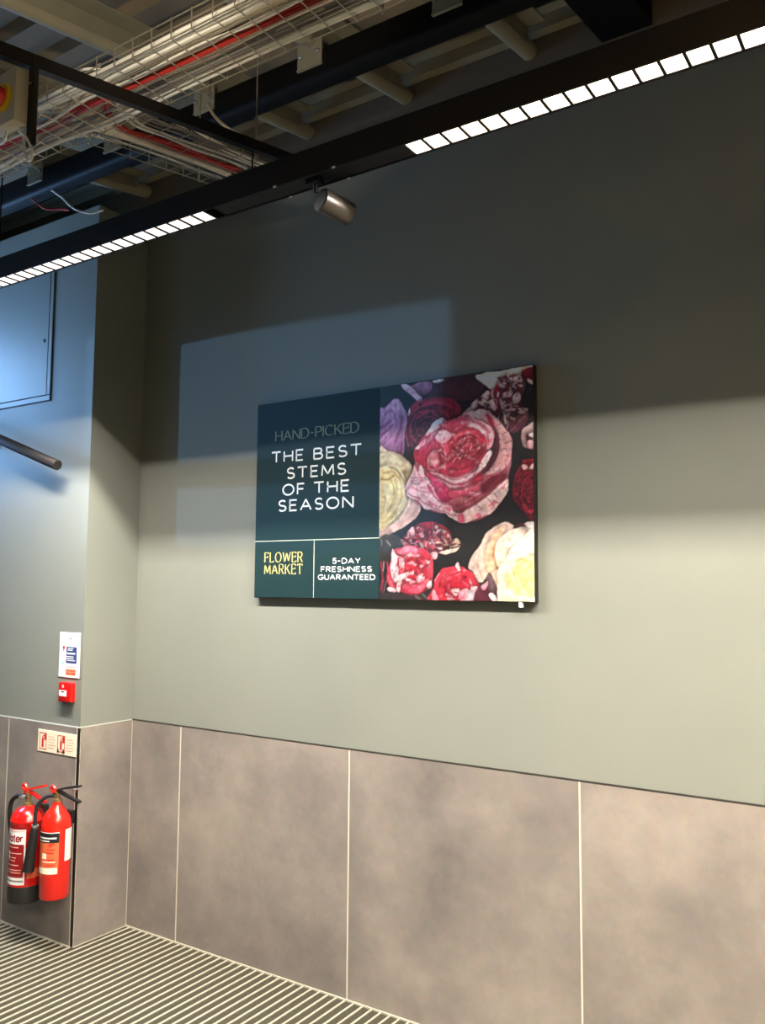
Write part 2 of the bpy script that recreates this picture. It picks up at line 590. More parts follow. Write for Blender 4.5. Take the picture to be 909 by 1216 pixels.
def floor_piece(name, mat, x, w, y0, y1, z0, z1, cache={}):
    key = (name, round(y1, 3))
    if key not in cache:
        b = MB()
        if name == 'mat_rib':
            b.prism([(x - w / 2, z0), (x + w / 2, z0), (x + w / 2, z1 - 0.001), (x + w / 2 - 0.001, z1), (x - w / 2 + 0.001, z1), (x - w / 2, z1 - 0.001)], 'y', y0, y1)
        else:
            b.box(x - w / 2, x + w / 2, y0, y1, z0, z1)
        o = b.build(name, mat, floor)
        cache[key] = (o, x)
        return o
    o, xo = cache[key]
    return copy_part(o, floor, (x - xo, 0, 0))


k = 0
while True:
    x = X_FIRST + k * PITCH
    if x > 5.5:
        break
    if x > -1.66:
        y1 = y_far_in if x > 0.01 else PIER_Y - 0.016
        floor_piece('mat_rib', 'alu', x, 0.0085, Y_F + 0.02, y1, -0.016, 0.002)
        if x > 0.01 or x + PITCH < 0.012:
            floor_piece('mat_carpet_strip', 'carpet', x + PITCH / 2, PITCH - 0.0085, Y_F + 0.02, y1, -0.016, -0.002)
    k += 1
# carpet strip that meets the pier corner
MB().box(0.0009, 0.036, Y_F + 0.02, PIER_Y - 0.004, -0.016, -0.002).box(0.012, 0.036, PIER_Y - 0.004, y_far_in, -0.016, -0.002).build('mat_carpet_strip', 'carpet', floor)
m = MB().box(0.0, X_R, -0.016, -0.008, -0.016, 0.004)
m.box(0.0, 0.012, PIER_Y - 0.004, -0.016, -0.016, 0.002)
m.box(X_L, 0.0, PIER_Y - 0.016, PIER_Y - 0.008, -0.016, 0.003)
structure(m.build('trim_1', 'alu'))

# the long wall with the poster
m = MB().box(-1.9, X_R + 0.2, 0.0, 0.2, -0.1, 3.63)
wall_back = structure(m.build('wall_back', 'paint'))
MB().box(-1.9, X_R + 0.2, -0.006, 0.2, 3.63, WALL_TOP).build('bulkhead', 'bulkhead', wall_back)
MB().box(0.0, X_R, -0.0066, 0.0, 0.0, 0.998).build('grout', 'grout', wall_back)
MB().box(0.0, X_R, -0.0085, 0.0, 0.998, 1.003).build('sealant_bead', 'sealant', wall_back)
TT = 0.008          # tile stands proud of the paint
JW = 0.0075         # joint


def tile_x(parent, x0, x1, y, name='tile'):
    b = MB().bbox(x0 + JW / 2, x1 - JW / 2, y - TT, y, 0.0, 0.998, 0.0012, 1)
    return b.build(name, 'tile', parent)


x1t, wt = 0.3537, 0.9982
tile_x(wall_back, 0.004, x1t, 0.0)
for i in range(6):
    a = x1t + i * wt
    tile_x(wall_back, a, min(a + wt, X_R), 0.0)

# the boxed pier with its tiled base
m = MB().box(X_L, 0.0, PIER_Y, 0.0, -0.1, 3.572)
wall_left = structure(m.build('wall_left', 'paint'))
MB().box(X_L, -0.010, PIER_Y - 0.0066, PIER_Y, 0.0, 0.998).build('grout', 'grout', wall_left)
MB().box(0.0, 0.004, PIER_Y, 0.0, 0.0, 0.998).build('grout', 'grout', wall_left)
xj = -0.5565
tile_x(wall_left, xj, -0.010, PIER_Y)
tile_x(wall_left, xj - wt, xj, PIER_Y)
tile_x(wall_left, X_L, xj - wt, PIER_Y)
MB().bbox(0.0, TT, PIER_Y + 0.002, -TT - 0.003, 0.0, 0.998, 0.0012, 1).build('tile', 'tile', wall_left)
MB().box(-0.0125, 0.0035, PIER_Y - 0.0065, PIER_Y + 0.004, 0.0, 0.996).build('corner_trim', 'corner', wall_left)
mm = MB().prism([(PIER_Y - 0.0085, 0.998), (PIER_Y, 0.998), (PIER_Y, 1.003)], 'x', X_L, 0.0)
mm.prism([(0.0, 0.998), (0.0085, 0.998), (0.0, 1.003)], 'y', PIER_Y - 0.0085, -0.0)
mm.build('caulk_bead', 'caulk', wall_left)

# side wall beyond the pier with two daylight windows
WY0, WY1, WZ0, WZ1 = -1.12, -0.36, 2.25, 3.28
VY0, VY1, VZ0, VZ1 = -4.30, -2.19, 1.90, 3.04
m = MB().box(X_L - 0.2, X_L, Y_F, 0.0, -0.1, VZ0).box(X_L - 0.2, X_L, Y_F, 0.0, WZ1, WALL_TOP)
m.box(X_L - 0.2, X_L, WY1, 0.0, VZ0, WZ1).box(X_L - 0.2, X_L, VY1, WY0, VZ0, WZ1).box(X_L - 0.2, X_L, Y_F, VY0, VZ0, WZ1)
m.box(X_L - 0.2, X_L, WY0, WY1, VZ0, WZ0).box(X_L - 0.2, X_L, VY0, VY1, VZ1, WZ1)
m.box(X_L - 1.9, X_L - 0.2, -2.15, -2.06, -0.1, WALL_TOP)        # added unseen fin outside, keeps the sun out of the first window
structure(m.build('wall_side', 'roompaint'))


def window(name, axis, at, a0, a1, z0, z1, bars_z=(), bars_a=(), glass='glass'):
    """Frame, bars and panes in a wall plane; axis is the wall's normal."""
    def bx(b, p0, p1, q0, q1, d0, d1):
        return b.box(d0, d1, p0, p1, q0, q1) if axis == 'x' else b.box(p0, p1, d0, d1, q0, q1)
    d0, d1 = at - 0.09, at - 0.03
    b = MB()
    f = 0.05
    bx(b, a0, a1, z0, z0 + f, d0, d1); bx(b, a0, a1, z1 - f, z1, d0, d1)
    bx(b, a0, a0 + f, z0 + f, z1 - f, d0, d1); bx(b, a1 - f, a1, z0 + f, z1 - f, d0, d1)
    w = structure(b.build(name, 'wframe'))
    for (c, h) in bars_z:
        bx(MB(), a0 + f, a1 - f, c - h / 2, c + h / 2, d0, d1).build('transom_bar', 'wframe', w)
    for (c, h) in bars_a:
        bx(MB(), c - h / 2, c + h / 2, z0 + f, z1 - f, d0, d1).build('mullion', 'wframe', w)
    zs = [z0 + f] + [e for (c, h) in bars_z for e in (c - h / 2, c + h / 2)] + [z1 - f]
    as_ = [a0 + f] + [e for (c, h) in bars_a for e in (c - h / 2, c + h / 2)] + [a1 - f]
    for i in range(0, len(as_), 2):
        for j in range(0, len(zs), 2):
            bx(MB(), as_[i], as_[i + 1], zs[j], zs[j + 1], at - 0.063, at - 0.057).build('pane', glass, w)
    return w


window('window_1', 'x', X_L, WY0, WY1, WZ0, WZ1)
window('window_2', 'x', X_L, VY0, VY1, VZ0, VZ1, bars_z=((2.303, 0.125),), glass='tinted')
# wall behind the camera
m = MB().box(X_L - 0.2, X_R + 0.2, Y_F - 0.2, Y_F, -0.1, WALL_TOP)
structure(m.build('wall_front', 'roompaint'))
m = MB().box(X_R, X_R + 0.2, Y_F, 0.0, -0.1, WALL_TOP)
structure(m.build('wall_right', 'roompaint'))

# portals help the daylight find the windows
for loc, rot, sx, sy in (((X_L - 0.22, (WY0 + WY1) / 2, (WZ0 + WZ1) / 2), (0, -math.pi / 2, 0), WZ1 - WZ0, WY1 - WY0),
                         ((X_L - 0.22, (VY0 + VY1) / 2, (VZ0 + VZ1) / 2), (0, -math.pi / 2, 0), VZ1 - VZ0, VY1 - VY0)):
    d = bpy.data.lights.new('window_portal', 'AREA')
    d.shape = 'RECTANGLE'; d.size = sx; d.size_y = sy
    d.cycles.is_portal = True
    o = bpy.data.objects.new('window_portal', d)
    COL.objects.link(o)
    o.location = loc
    o.rotation_euler = rot

# ceiling: profiled deck whose ribs run along the wall, rising towards it
DZ = 3.935
prof = []
y = -4.6
while y < 0.2:
    for dy, dz in ((0.0, 0.0), (0.085, 0.0), (0.105, 0.045), (0.18, 0.045), (0.20, 0.0)):
        if dy < 0.2:
            prof.append((y + dy, roof_z(y + dy, DZ) + dz))
    y += 0.2
prof += [(0.2, roof_z(0.2, DZ)), (0.2, roof_z(0.2, DZ) + 0.25), (-4.6, roof_z(-4.6, DZ) + 0.25)]
bm_ = MB()
# strip the profile into quads against the straight top so that it stays a valid solid
top = 0.25
pl = prof[:-2]
vs, fs = [], []
for (yy, zz) in pl:
    vs += [(X_L - 0.2, yy, zz), (X_R + 0.2, yy, zz), (X_L - 0.2, yy, roof_z(yy, DZ) + top), (X_R + 0.2, yy, roof_z(yy, DZ) + top)]
n = len(pl)
for i in range(n - 1):
    a, b = 4 * i, 4 * (i + 1)
    fs += [(a, a + 1, b + 1, b), (a + 2, b + 2, b + 3, a + 3), (a, b, b + 2, a + 2), (a + 1, a + 3, b + 3, b + 1)]
fs += [(0, 2, 3, 1), (4 * (n - 1), 4 * (n - 1) + 1, 4 * (n - 1) + 3, 4 * (n - 1) + 2)]
bm_.add(vs, fs)
structure(bm_.build('ceiling', 'deck'))

# pale angle along the head of the long wall
m = MB().box(-1.69, 2.47, -0.05, -0.006, 3.812, 3.866).box(-1.69, 2.47, -0.095, -0.006, 3.866, 3.872)
structure(m.build('trim_2', 'plate'))


# ================================================================== STEELWORK
TUBE_X = [-0.012, 0.537, 1.086, 1.618, 2.185]
TUBE_LABEL = ['grey round roof tube meeting the wall beside the pier top', 'grey round roof tube mostly hidden behind the short branch tray', 'grey round roof tube crossing above the junction of the cable trays',
              'second grey round roof tube from the wide black rafter', 'grey round roof tube nearest to the wide black rafter']
TUBE_Z = 3.768
TUBE_R = 0.034


def roof_tube(x, first=[None]):
    if first[0] is None:
        r = thing('roof_tube', (x, 0, TUBE_Z), 'grey round steel tube crossing over the black beam and meeting the long wall', 'steel tube', 'grey roof tubes under the deck')
        b = MB().tube([(x, -0.007, roof_z(-0.007, TUBE_Z)), (x, -4.38, roof_z(-4.38, TUBE_Z))], TUBE_R, 18)
        b.build('tube', 'steel', r, True)
        b = MB()
        z = 0.052
        b.add([(x + 0.028, -0.10, roof_z(-0.1, TUBE_Z) + z), (x + 0.105, -0.10, roof_z(-0.1, TUBE_Z) + z), (x + 0.105, -4.38, roof_z(-4.38, TUBE_Z) + z), (x + 0.028, -4.38, roof_z(-4.38, TUBE_Z) + z),
               (x + 0.028, -0.10, roof_z(-0.1, TUBE_Z) + z + .006), (x + 0.105, -0.10, roof_z(-0.1, TUBE_Z) + z + .006), (x + 0.105, -4.38, roof_z(-4.38, TUBE_Z) + z + .006), (x + 0.028, -4.38, roof_z(-4.38, TUBE_Z) + z + .006)],
              [(0, 3, 2, 1), (4, 5, 6, 7), (0, 1, 5, 4), (1, 2, 6, 5), (2, 3, 7, 6), (3, 0, 4, 7)])
        b.add([(x + 0.028, -0.10, roof_z(-0.1, TUBE_Z) - .01), (x + 0.034, -0.10, roof_z(-0.1, TUBE_Z) - .01), (x + 0.034, -4.38, roof_z(-4.38, TUBE_Z) - .01), (x + 0.028, -4.38, roof_z(-4.38, TUBE_Z) - .01),
               (x + 0.028, -0.10, roof_z(-0.1, TUBE_Z) + z), (x + 0.034, -0.10, roof_z(-0.1, TUBE_Z) + z), (x + 0.034, -4.38, roof_z(-4.38, TUBE_Z) + z), (x + 0.028, -4.38, roof_z(-4.38, TUBE_Z) + z)],
              [(0, 3, 2, 1), (4, 5, 6, 7), (0, 1, 5, 4), (1, 2, 6, 5), (2, 3, 7, 6), (3, 0, 4, 7)])
        b.build('flange_plate', 'plate', r)
        first[0] = r
        return r
    r = first[0].copy()
    COL.objects.link(r)
    r.location = (x, 0, TUBE_Z)
    for ch in first[0].children:
        copy_part(ch, r, ch.location)
    return r


for x, lab_ in zip(TUBE_X, TUBE_LABEL):
    roof_tube(x)['label'] = lab_

# black beam carrying the tubes, with bolted cleats
GY0, GY1, GZ0, GZ1 = -0.665, -0.580, 3.495, 3.612
g = thing('black_beam', (1.95, (GY0 + GY1) / 2, GZ0), 'long black steel beam running under the grey roof tubes along the wall', 'beam')
MB().bbox(X_L + 0.005, X_R - 0.005, GY0, GY1, GZ0, GZ1, 0.02, 3).build('beam_body', 'blacksteel', g, True)
for x in TUBE_X:
    c = MB().box(x - 0.055, x + 0.055, GY0 - 0.006, GY0 + 0.001, 3.545, 3.640).box(x - 0.055, x + 0.055, GY0 - 0.012, GY0 + 0.001, 3.540, 3.545).build('cleat', 'plate', g)
    bl = MB()
    for dx in (-0.04, 0.04):
        bl.lathe((x + dx, GY0 - 0.006, 3.592), [(0.009, 0), (0.009, 0.007), (0.005, 0.007), (0.005, 0.018)], 6, (0, -1, 0))
    bl.build('bolt', 'chrome', c)

b = MB()
for (xa, xb) in ((2.475, 2.66),):
    za, zb = roof_z(-0.007, 3.70), roof_z(-4.38, 3.70)
    h = 0.16
    b.add([(xa, -0.007, za), (xb, -0.007, za), (xb, -4.38, zb), (xa, -4.38, zb), (xa, -0.007, za + h), (xb, -0.007, za + h), (xb, -4.38, zb + h), (xa, -4.38, zb + h)],
          [(0, 3, 2, 1), (4, 5, 6, 7), (0, 1, 5, 4), (1, 2, 6, 5), (2, 3, 7, 6), (3, 0, 4, 7)])
tag(b.build('black_rafter', 'blacksteel'), 'wide black rafter rising to the wall above the bright warm strip light', 'beam')

# slim sloping support rail crossing below the cable tray
RX = 1.62


def rail_z(y):
    return 3.05 + 0.185 * (y + 1.322)


r = thing('support_rail', (RX, -1.2, rail_z(-1.2)), 'slim black support rail crossing below the long wire cable tray', 'rail')
ya, yb = -4.38, -0.50
za, zb = rail_z(ya), rail_z(yb)
b = MB()
hw, hh = 0.012, 0.017
b.add([(RX - hw, ya, za - hh), (RX + hw, ya, za - hh), (RX + hw, yb, zb - hh), (RX - hw, yb, zb - hh), (RX - hw, ya, za + hh), (RX + hw, ya, za + hh), (RX + hw, yb, zb + hh), (RX - hw, yb, zb + hh)],
      [(0, 3, 2, 1), (4, 5, 6, 7), (0, 1, 5, 4), (1, 2, 6, 5), (2, 3, 7, 6), (3, 0, 4, 7)])
b.build('channel', 'black', r)
for yy in (-2.3, -3.3):
    MB().tube([(RX, yy, rail_z(yy) + hh - 0.004), (RX, yy, roof_z(yy, DZ) + 0.03 if yy < -1 else GZ0 + 0.01)], 0.004, 8).build('hanger_rod', 'zinc', r, True)

# isolator switch on its black post, hung from the rail
iso = thing('isolator_switch', (1.55, -1.76, 2.78), 'grey isolator box with a red and yellow rotary switch on a black post', 'switch box')
MB().bbox(1.489, 1.613, -1.80, -1.764, 2.806, 2.942, 0.003, 2).build('enclosure', 'greybox', iso, True)
MB().bbox(1.608, 1.636, -1.764, -1.752, 2.752, 2.985, 0.002, 1).build('post', 'black', iso)
MB().bbox(1.617, 1.629, -1.768, -1.763, 2.908, 2.914, 0.001, 1).build('bolt', 'chrome', iso)
sw = MB().lathe((1.562, -1.80, 2.874), [(0.036, 0), (0.036, 0.005), (0.033, 0.008), (0.006, 0.008)], 24, (0, -1, 0)).build('switch_plate', 'yellow', iso, True)
MB().lathe((1.562, -1.807, 2.874), [(0.024, 0), (0.024, 0.012), (0.020, 0.017), (0.004, 0.017)], 20, (0, -1, 0)).build('knob', 'red', sw, True)
MB().bbox(1.556, 1.568, -1.834, -1.822, 2.851, 2.897, 0.002, 1).build('knob_grip', 'red', sw)

# ------------------------------------------------------------------ wire cable trays
WR = 0.0021
TRAY_Y0, TRAY_Y1, TRAY_Z = -1.505, -1.300, 3.10
tray = thing('wire_cable_tray', (1.3, (TRAY_Y0 + TRAY_Y1) / 2, TRAY_Z), 'long zinc wire cable tray full of white and red cables, parallel to the wall', 'cable tray')
ys = [TRAY_Y0 + (TRAY_Y1 - TRAY_Y0) * i / 4 for i in range(5)]
for yy, zz in [(q, TRAY_Z) for q in ys] + [(TRAY_Y0, TRAY_Z + 0.027), (TRAY_Y0, TRAY_Z + 0.054), (TRAY_Y1, TRAY_Z + 0.027), (TRAY_Y1, TRAY_Z + 0.054)]:
    MB().tube([(-1.66, yy, zz), (4.3, yy, zz)], WR, 6).build('long_wire', 'zinc', tray, True)
w0 = None
for i in range(79):
    x = -1.62 + i * 0.075
    if w0 is None:
        w0 = MB().tube([(x, TRAY_Y0 - .002, TRAY_Z + 0.056), (x, TRAY_Y0 - .002, TRAY_Z - 0.003), (x, TRAY_Y1 + .002, TRAY_Z - 0.003), (x, TRAY_Y1 + .002, TRAY_Z + 0.056)], WR, 6).build('cross_wire', 'zinc', tray, True)
    else:
        copy_part(w0, tray, (i * 0.075, 0, 0))
for x in (-0.8, 0.62, 2.35, 3.7):
    for yy in (TRAY_Y0 - 0.006, TRAY_Y1 + 0.006):
        MB().tube([(x, yy, TRAY_Z - 0.006), (x, yy, roof_z(yy, DZ) + 0.03)], 0.003, 6).build('hanger_rod', 'zinc', tray, True)

BX0, BX1 = 1.20, 1.49


def br_z(y):
    return 3.10 + 0.16 * (y + 1.285)


BYA, BYB = -1.29, -0.70
branch = thing('wire_cable_tray', ((BX0 + BX1) / 2, -1.0, br_z(-1.0)), 'short zinc wire tray branching from the long tray towards the wall', 'cable tray')
for i in range(5):
    x = BX0 + (BX1 - BX0) * i / 4
    MB().tube([(x, BYA, br_z(BYA)), (x, BYB, br_z(BYB))], WR, 6).build('long_wire', 'zinc', branch, True)
for x in (BX0, BX1):
    for dz in (0.027, 0.054):
        MB().tube([(x, BYA, br_z(BYA) + dz), (x, BYB, br_z(BYB) + dz)], WR, 6).build('long_wire', 'zinc', branch, True)
w0 = None
for i in range(7):
    yy = BYA + 0.02 + i * 0.08
    if w0 is None:
        y0_ = yy
        w0 = MB().tube([(BX0 - .002, yy, br_z(yy) + 0.056), (BX0 - .002, yy, br_z(yy) - 0.003), (BX1 + .002, yy, br_z(yy) - 0.003), (BX1 + .002, yy, br_z(yy) + 0.056)], WR, 6).build('cross_wire', 'zinc', branch, True)
    else:
        copy_part(w0, branch, (0, yy - y0_, br_z(yy) - br_z(y0_)))
MB().tube([(1.487, -0.80, br_z(-0.80) - 0.004), (1.487, -0.80, roof_z(-0.8, DZ) + 0.03)], 0.003, 6).build('hanger_rod', 'zinc', branch, True)
MB().tube([(1.203, -0.80, br_z(-0.80) - 0.004), (1.203, -0.80, roof_z(-0.8, DZ) + 0.03)], 0.003, 6).build('hanger_rod', 'zinc', branch, True)

# ------------------------------------------------------------------ cables, one object each
rnd = random.Random(3)


def cable(path, r, mat, label, group, n=5, sides=7):
    b = MB().tube(spline(path, n), r, sides)
    return tag(b.build('cable', mat, None, True), label, 'cable', group)


def run_main(y, dz, r, mat, label, group, x0=-1.6, x1=4.25, wob=0.006):
    pts = []
    x = x1
    while x > x0:
        messy = 2.2 if x < 1.45 else 1.0
        pts.append((x, min(max(y + rnd.uniform(-wob, wob) * messy, TRAY_Y0 + r + .003), TRAY_Y1 - r - .003), TRAY_Z + r + 0.0025 + dz + abs(rnd.uniform(0, wob * 0.6)) * messy))
        x -= 0.22
    return cable(pts, r, mat, label, group)


def run_branch(y, bx, dz, r, mat, label, group, wob=0.005, side=1):
    pts = []
    if side > 0:
        x = 4.25
        while x > 1.75:
            pts.append((x, y + rnd.uniform(-wob, wob), TRAY_Z + r + 0.0025 + dz + abs(rnd.uniform(0, wob * .6))))
            x -= 0.24
    else:
        x = -1.6
        while x < bx - 0.40:
            pts.append((x, y + rnd.uniform(-wob, wob), TRAY_Z + r + 0.0025 + dz + abs(rnd.uniform(0, wob * .6))))
            x += 0.24
    pts.append((bx + 0.20 * side, y, TRAY_Z + r + dz + 0.006))
    pts.append((bx + 0.05 * side, y + 0.03, TRAY_Z + r + dz + 0.012))
    yy = max(-1.24, y + .09)
    while yy < -0.70:
        pts.append((bx + rnd.uniform(-wob, wob) * 1.6, yy, br_z(yy) + r + 0.0025 + dz + abs(rnd.uniform(0, wob * .6))))
        yy += 0.13
    return cable(pts, r, mat, label, group)


G1, G2, G3 = 'white cables in the long tray', 'red cables in the long tray', 'grey cables in the long tray'
LW, LR, LG = 'white cable lying along the long wire tray', 'red cable lying along the long wire tray', 'thin grey cable lying along the long wire tray'
for y, dz, r in ((-1.490, 0, .0085), (-1.472, 0, .0085), (-1.481, .016, .008), (-1.428, .002, .0045), (-1.316, 0, .006), (-1.330, .002, .0045)):
    run_main(y, dz, r, 'cwhite', LW, G1)
for y, dz, r in ((-1.402, 0, .0065), (-1.396, .012, .006)):
    run_main(y, dz, r, 'cred', LR, G2)
for y, dz, r in ((-1.362, 0, .004), (-1.352, .0, .004)):
    run_main(y, dz, r, 'cgrey', LG, G3)
G4, G5, G6 = 'white cables turning into the short tray', 'red cables turning into the short tray', 'grey cables turning into the short tray'
LW2, LR2, LG2 = 'white cable turning off the long tray into the short branch tray', 'red cable turning off the long tray into the short branch tray', 'thin grey cable turning off the long tray into the short branch tray'
for y, bx, dz, r, sd in ((-1.452, 1.278, .0, .0085, 1), (-1.44, 1.294, .0, .007, 1), (-1.375, 1.372, .0, .0045, 1), (-1.418, 1.400, .0, .004, 1),
                         (-1.325, 1.250, .012, .0085, -1), (-1.342, 1.266, .012, .0085, -1), (-1.335, 1.258, .026, .008, -1), (-1.312, 1.232, .004, .0045, -1)):
    run_branch(y, bx, dz + .012, r, 'ccream' if r > .006 else 'cwhite', LW2, G4, side=sd)
for y, bx, dz, r, sd in ((-1.390, 1.322, .0, .0065, 1), (-1.385, 1.336, .0, .0065, 1)):
    run_branch(y, bx, dz + .014, r, 'cred', LR2, G5, side=sd)
for y, bx, dz, r, sd in ((-1.368, 1.425, .0, .004, 1), (-1.345, 1.446, .0, .004, 1), (-1.34, 1.462, .0, .004, 1)):
    run_branch(y, bx, dz + .010, r, 'cgrey', LG2, G6, side=sd)
# slack at the junction
for i, (cx, cy, rr, tilt) in enumerate(((1.43, -1.46, .055, .3), (1.36, -1.43, .045, -.2), (1.50, -1.44, .04, .5), (1.30, -1.40, .05, .1))):
    pts = []
    for k in range(15):
        a = k * 0.62 + i
        pts.append((cx + rr * 1.3 * math.cos(a), cy + rr * 0.55 * math.sin(a), TRAY_Z + 0.045 + 0.018 * math.sin(a * 0.7 + i) + 0.002 * k))
    cable(pts, .0042, 'cwhite', 'loose loop of white cable heaped at the junction of the wire trays', 'slack white loops at the tray junction', 4, 6)
for i, (ya, yb, za, zb) in enumerate(((-1.45, -1.33, .04, .03), (-1.42, -1.36, .05, .012), (-1.39, -1.49, .045, .03), (-1.47, -1.35, .03, .05))):
    pts = [(1.56, ya, TRAY_Z + za), (1.42, ya + .02, TRAY_Z + za + .012), (1.28, (ya + yb) / 2, TRAY_Z + .05), (1.05, yb, TRAY_Z + zb), (0.75, yb + .01, TRAY_Z + zb - .012), (0.3, yb, TRAY_Z + .025)]
    cable(pts, .005, 'cwhite', 'white cable crossing the heap left of the tray junction', 'white cables crossing at the tray junction', 6, 6)
for i in range(6):
    ph = i * 1.7
    pts = [(1.58 - k_ * 0.17, TRAY_Y0 + 0.10 + 0.055 * math.sin(ph + k_ * 1.15) + 0.008 * i, TRAY_Z + 0.022 + 0.016 * (1 + math.sin(ph * 1.3 + k_ * 1.7)) + .004 * i) for k_ in range(9)]
    cable(pts, .0042, 'cwhite', 'white cable weaving loosely over the others left of the tray junction', 'loose white cables left of the tray junction', 5, 6)
for i, (y0c, bxc) in enumerate(((-1.40, 1.47), (-1.37, 1.475), (-1.44, 1.45))):
    pts = [(1.40, y0c, TRAY_Z + .06), (1.44, y0c + .05, TRAY_Z + .065), (1.455, y0c + .09, TRAY_Z + .07), (bxc - .01, -1.20, br_z(-1.20) + .045), (bxc - .03, -1.12, br_z(-1.12) + .055), (bxc - .015, -1.03, br_z(-1.03) + .03), (bxc - .02, -.9, br_z(-.9) + .02), (bxc - .02, -.72, br_z(-.72) + .012)]
    cable(pts, .004, 'cwhite', 'white cable looping loosely along the edge of the short tray', 'loose white cables on the short tray', 6, 6)
cable([(1.507, -1.06, br_z(-1.06) + .115), (1.500, -1.02, br_z(-1.02) + .085), (1.494, -.95, br_z(-.95) + .066), (1.490, -.86, br_z(-.86) + .060), (1.482, -.74, br_z(-.74) + .05)], .0055, 'ccream', 'cream cable end rising above the right side of the short tray', None, 6, 7)
# cable loop hanging below the isolator
lp = [(1.588, -1.768, 2.812), (1.589, -1.768, 2.800)]
for k_ in range(13):
    a_ = math.pi * (0.5 - 2 * k_ / 12)
    lu, lv = 0.046 * math.sin(a_), 0.0115 * math.cos(a_) * (1.25 - 0.5 * math.sin(a_))
    lp.append((1.608 - lu * 0.48 + lv * 0.88, -1.768 + 0.0012 * k_, 2.757 + lu * 0.88 + lv * 0.48))
lp += [(1.584, -1.753, 2.812)]
cable(lp, .0036, 'cwhite', 'white cable loop hanging under the grey isolator box', None, 4, 8)
cable([(1.545, -1.775, 2.808), (1.54, -1.775, 2.792), (1.52, -1.77, 2.786), (1.48, -1.765, 2.80), (1.42, -1.74, 2.86), (1.30, -1.66, 2.98), (1.15, -1.50, 3.11)], .0038, 'cwhite', 'white cable rising from the isolator box to the long tray', None, 6, 7)
# short ends near the top of the pier
cable([(0.075, -0.640, 3.497), (0.10, -0.60, 3.47), (0.135, -0.56, 3.425), (0.20, -0.52, 3.40), (0.27, -0.50, 3.405)], .0045, 'cwhite', 'short white cable end hanging below the black beam beside the pier', None, 6, 7)
cable([(-0.08, -0.640, 3.497), (-0.03, -0.60, 3.45), (0.04, -0.57, 3.44), (0.10, -0.56, 3.425)], .005, 'cred', 'short red cable end hanging below the black beam beside the pier', None, 6, 7)

# ------------------------------------------------------------------ light trunking with LED modules
HW = 0.040
TOP = 3.012


def light_track(label, x0, x1, y, zb, zt, modules, clips):
    t = thing('light_track', ((x0 + x1) / 2, y, zb), label, 'strip light')
    b = MB()
    b.bbox(x0, x1, y - HW, y - HW + 0.004, zb, zt, 0.001, 1)
    b.bbox(x0, x1, y + HW - 0.004, y + HW, zb, zt, 0.001, 1)
    b.box(x0, x1, y - HW + 0.004, y + HW - 0.004, zb + 0.034, zt)
    b.build('housing', 'black', t)
    # blanking strips between the modules
    edges = [x0] + [e for mm_ in modules for e in mm_[:2]] + [x1]
    for i in range(0, len(edges), 2):
        if edges[i + 1] - edges[i] > 0.02:
            MB().box(edges[i], edges[i + 1], y - HW + 0.004, y + HW - 0.004, zb + 0.004, zb + 0.034).build('blank_strip', 'black', t)
    for (a, c, mat, core) in modules:
        md = MB()
        md.box(a, c, y - HW + 0.004, y - 0.0325, zb + 0.001, zb + 0.034).box(a, c, y + 0.0325, y + HW - 0.004, zb + 0.001, zb + 0.034)
        md.box(a, a + 0.003, y - 0.0325, y + 0.0325, zb + 0.001, zb + 0.034).box(c - 0.003, c, y - 0.0325, y + 0.0325, zb + 0.001, zb + 0.034)
        mo = md.build('light_module', 'black', t)
        p = 0.0594
        n = int((c - a - 0.006) / p)
        x = a + 0.003
        first = None
        for k in range(n):
            if first is None:
                h, q = 0.0258, 0.011
                cell = MB()
                lo = [(x + 0.002, y - 0.0315, zb + 0.003), (x + 0.002 + 2 * h, y - 0.0315, zb + 0.003), (x + 0.002 + 2 * h, y + 0.0315, zb + 0.003), (x + 0.002, y + 0.0315, zb + 0.003)]
                xc = x + 0.002 + h
                hi = [(xc - q, y - q, zb + 0.030), (xc + q, y - q, zb + 0.030), (xc + q, y + q, zb + 0.030), (xc - q, y + q, zb + 0.030)]
                cell.add(lo + hi, [(0, 1, 5, 4), (1, 2, 6, 5), (2, 3, 7, 6), (3, 0, 4, 7), (4, 5, 6, 7)])
                first = cell.build('led_cell', mat, mo)
                div = MB().box(x + 0.002 + 2 * h, x + p + 0.002, y - 0.0325, y + 0.0325, zb - 0.0005, zb + 0.034).build('louvre_blade', 'black', mo)
            else:
                copy_part(first, mo, (k * p, 0, 0))
                copy_part(div, mo, (k * p, 0, 0))
    for x in clips:
        MB().bbox(x - 0.006, x + 0.006, y - HW - 0.0015, y - HW + 0.003, zb - 0.002, zb + 0.004, 0.001, 1).build('clip', 'white', t)
        MB().bbox(x - 0.006, x + 0.006, y + HW - 0.003, y + HW + 0.0015, zb - 0.002, zb + 0.004, 0.001, 1).build('clip', 'white', t)
    return t


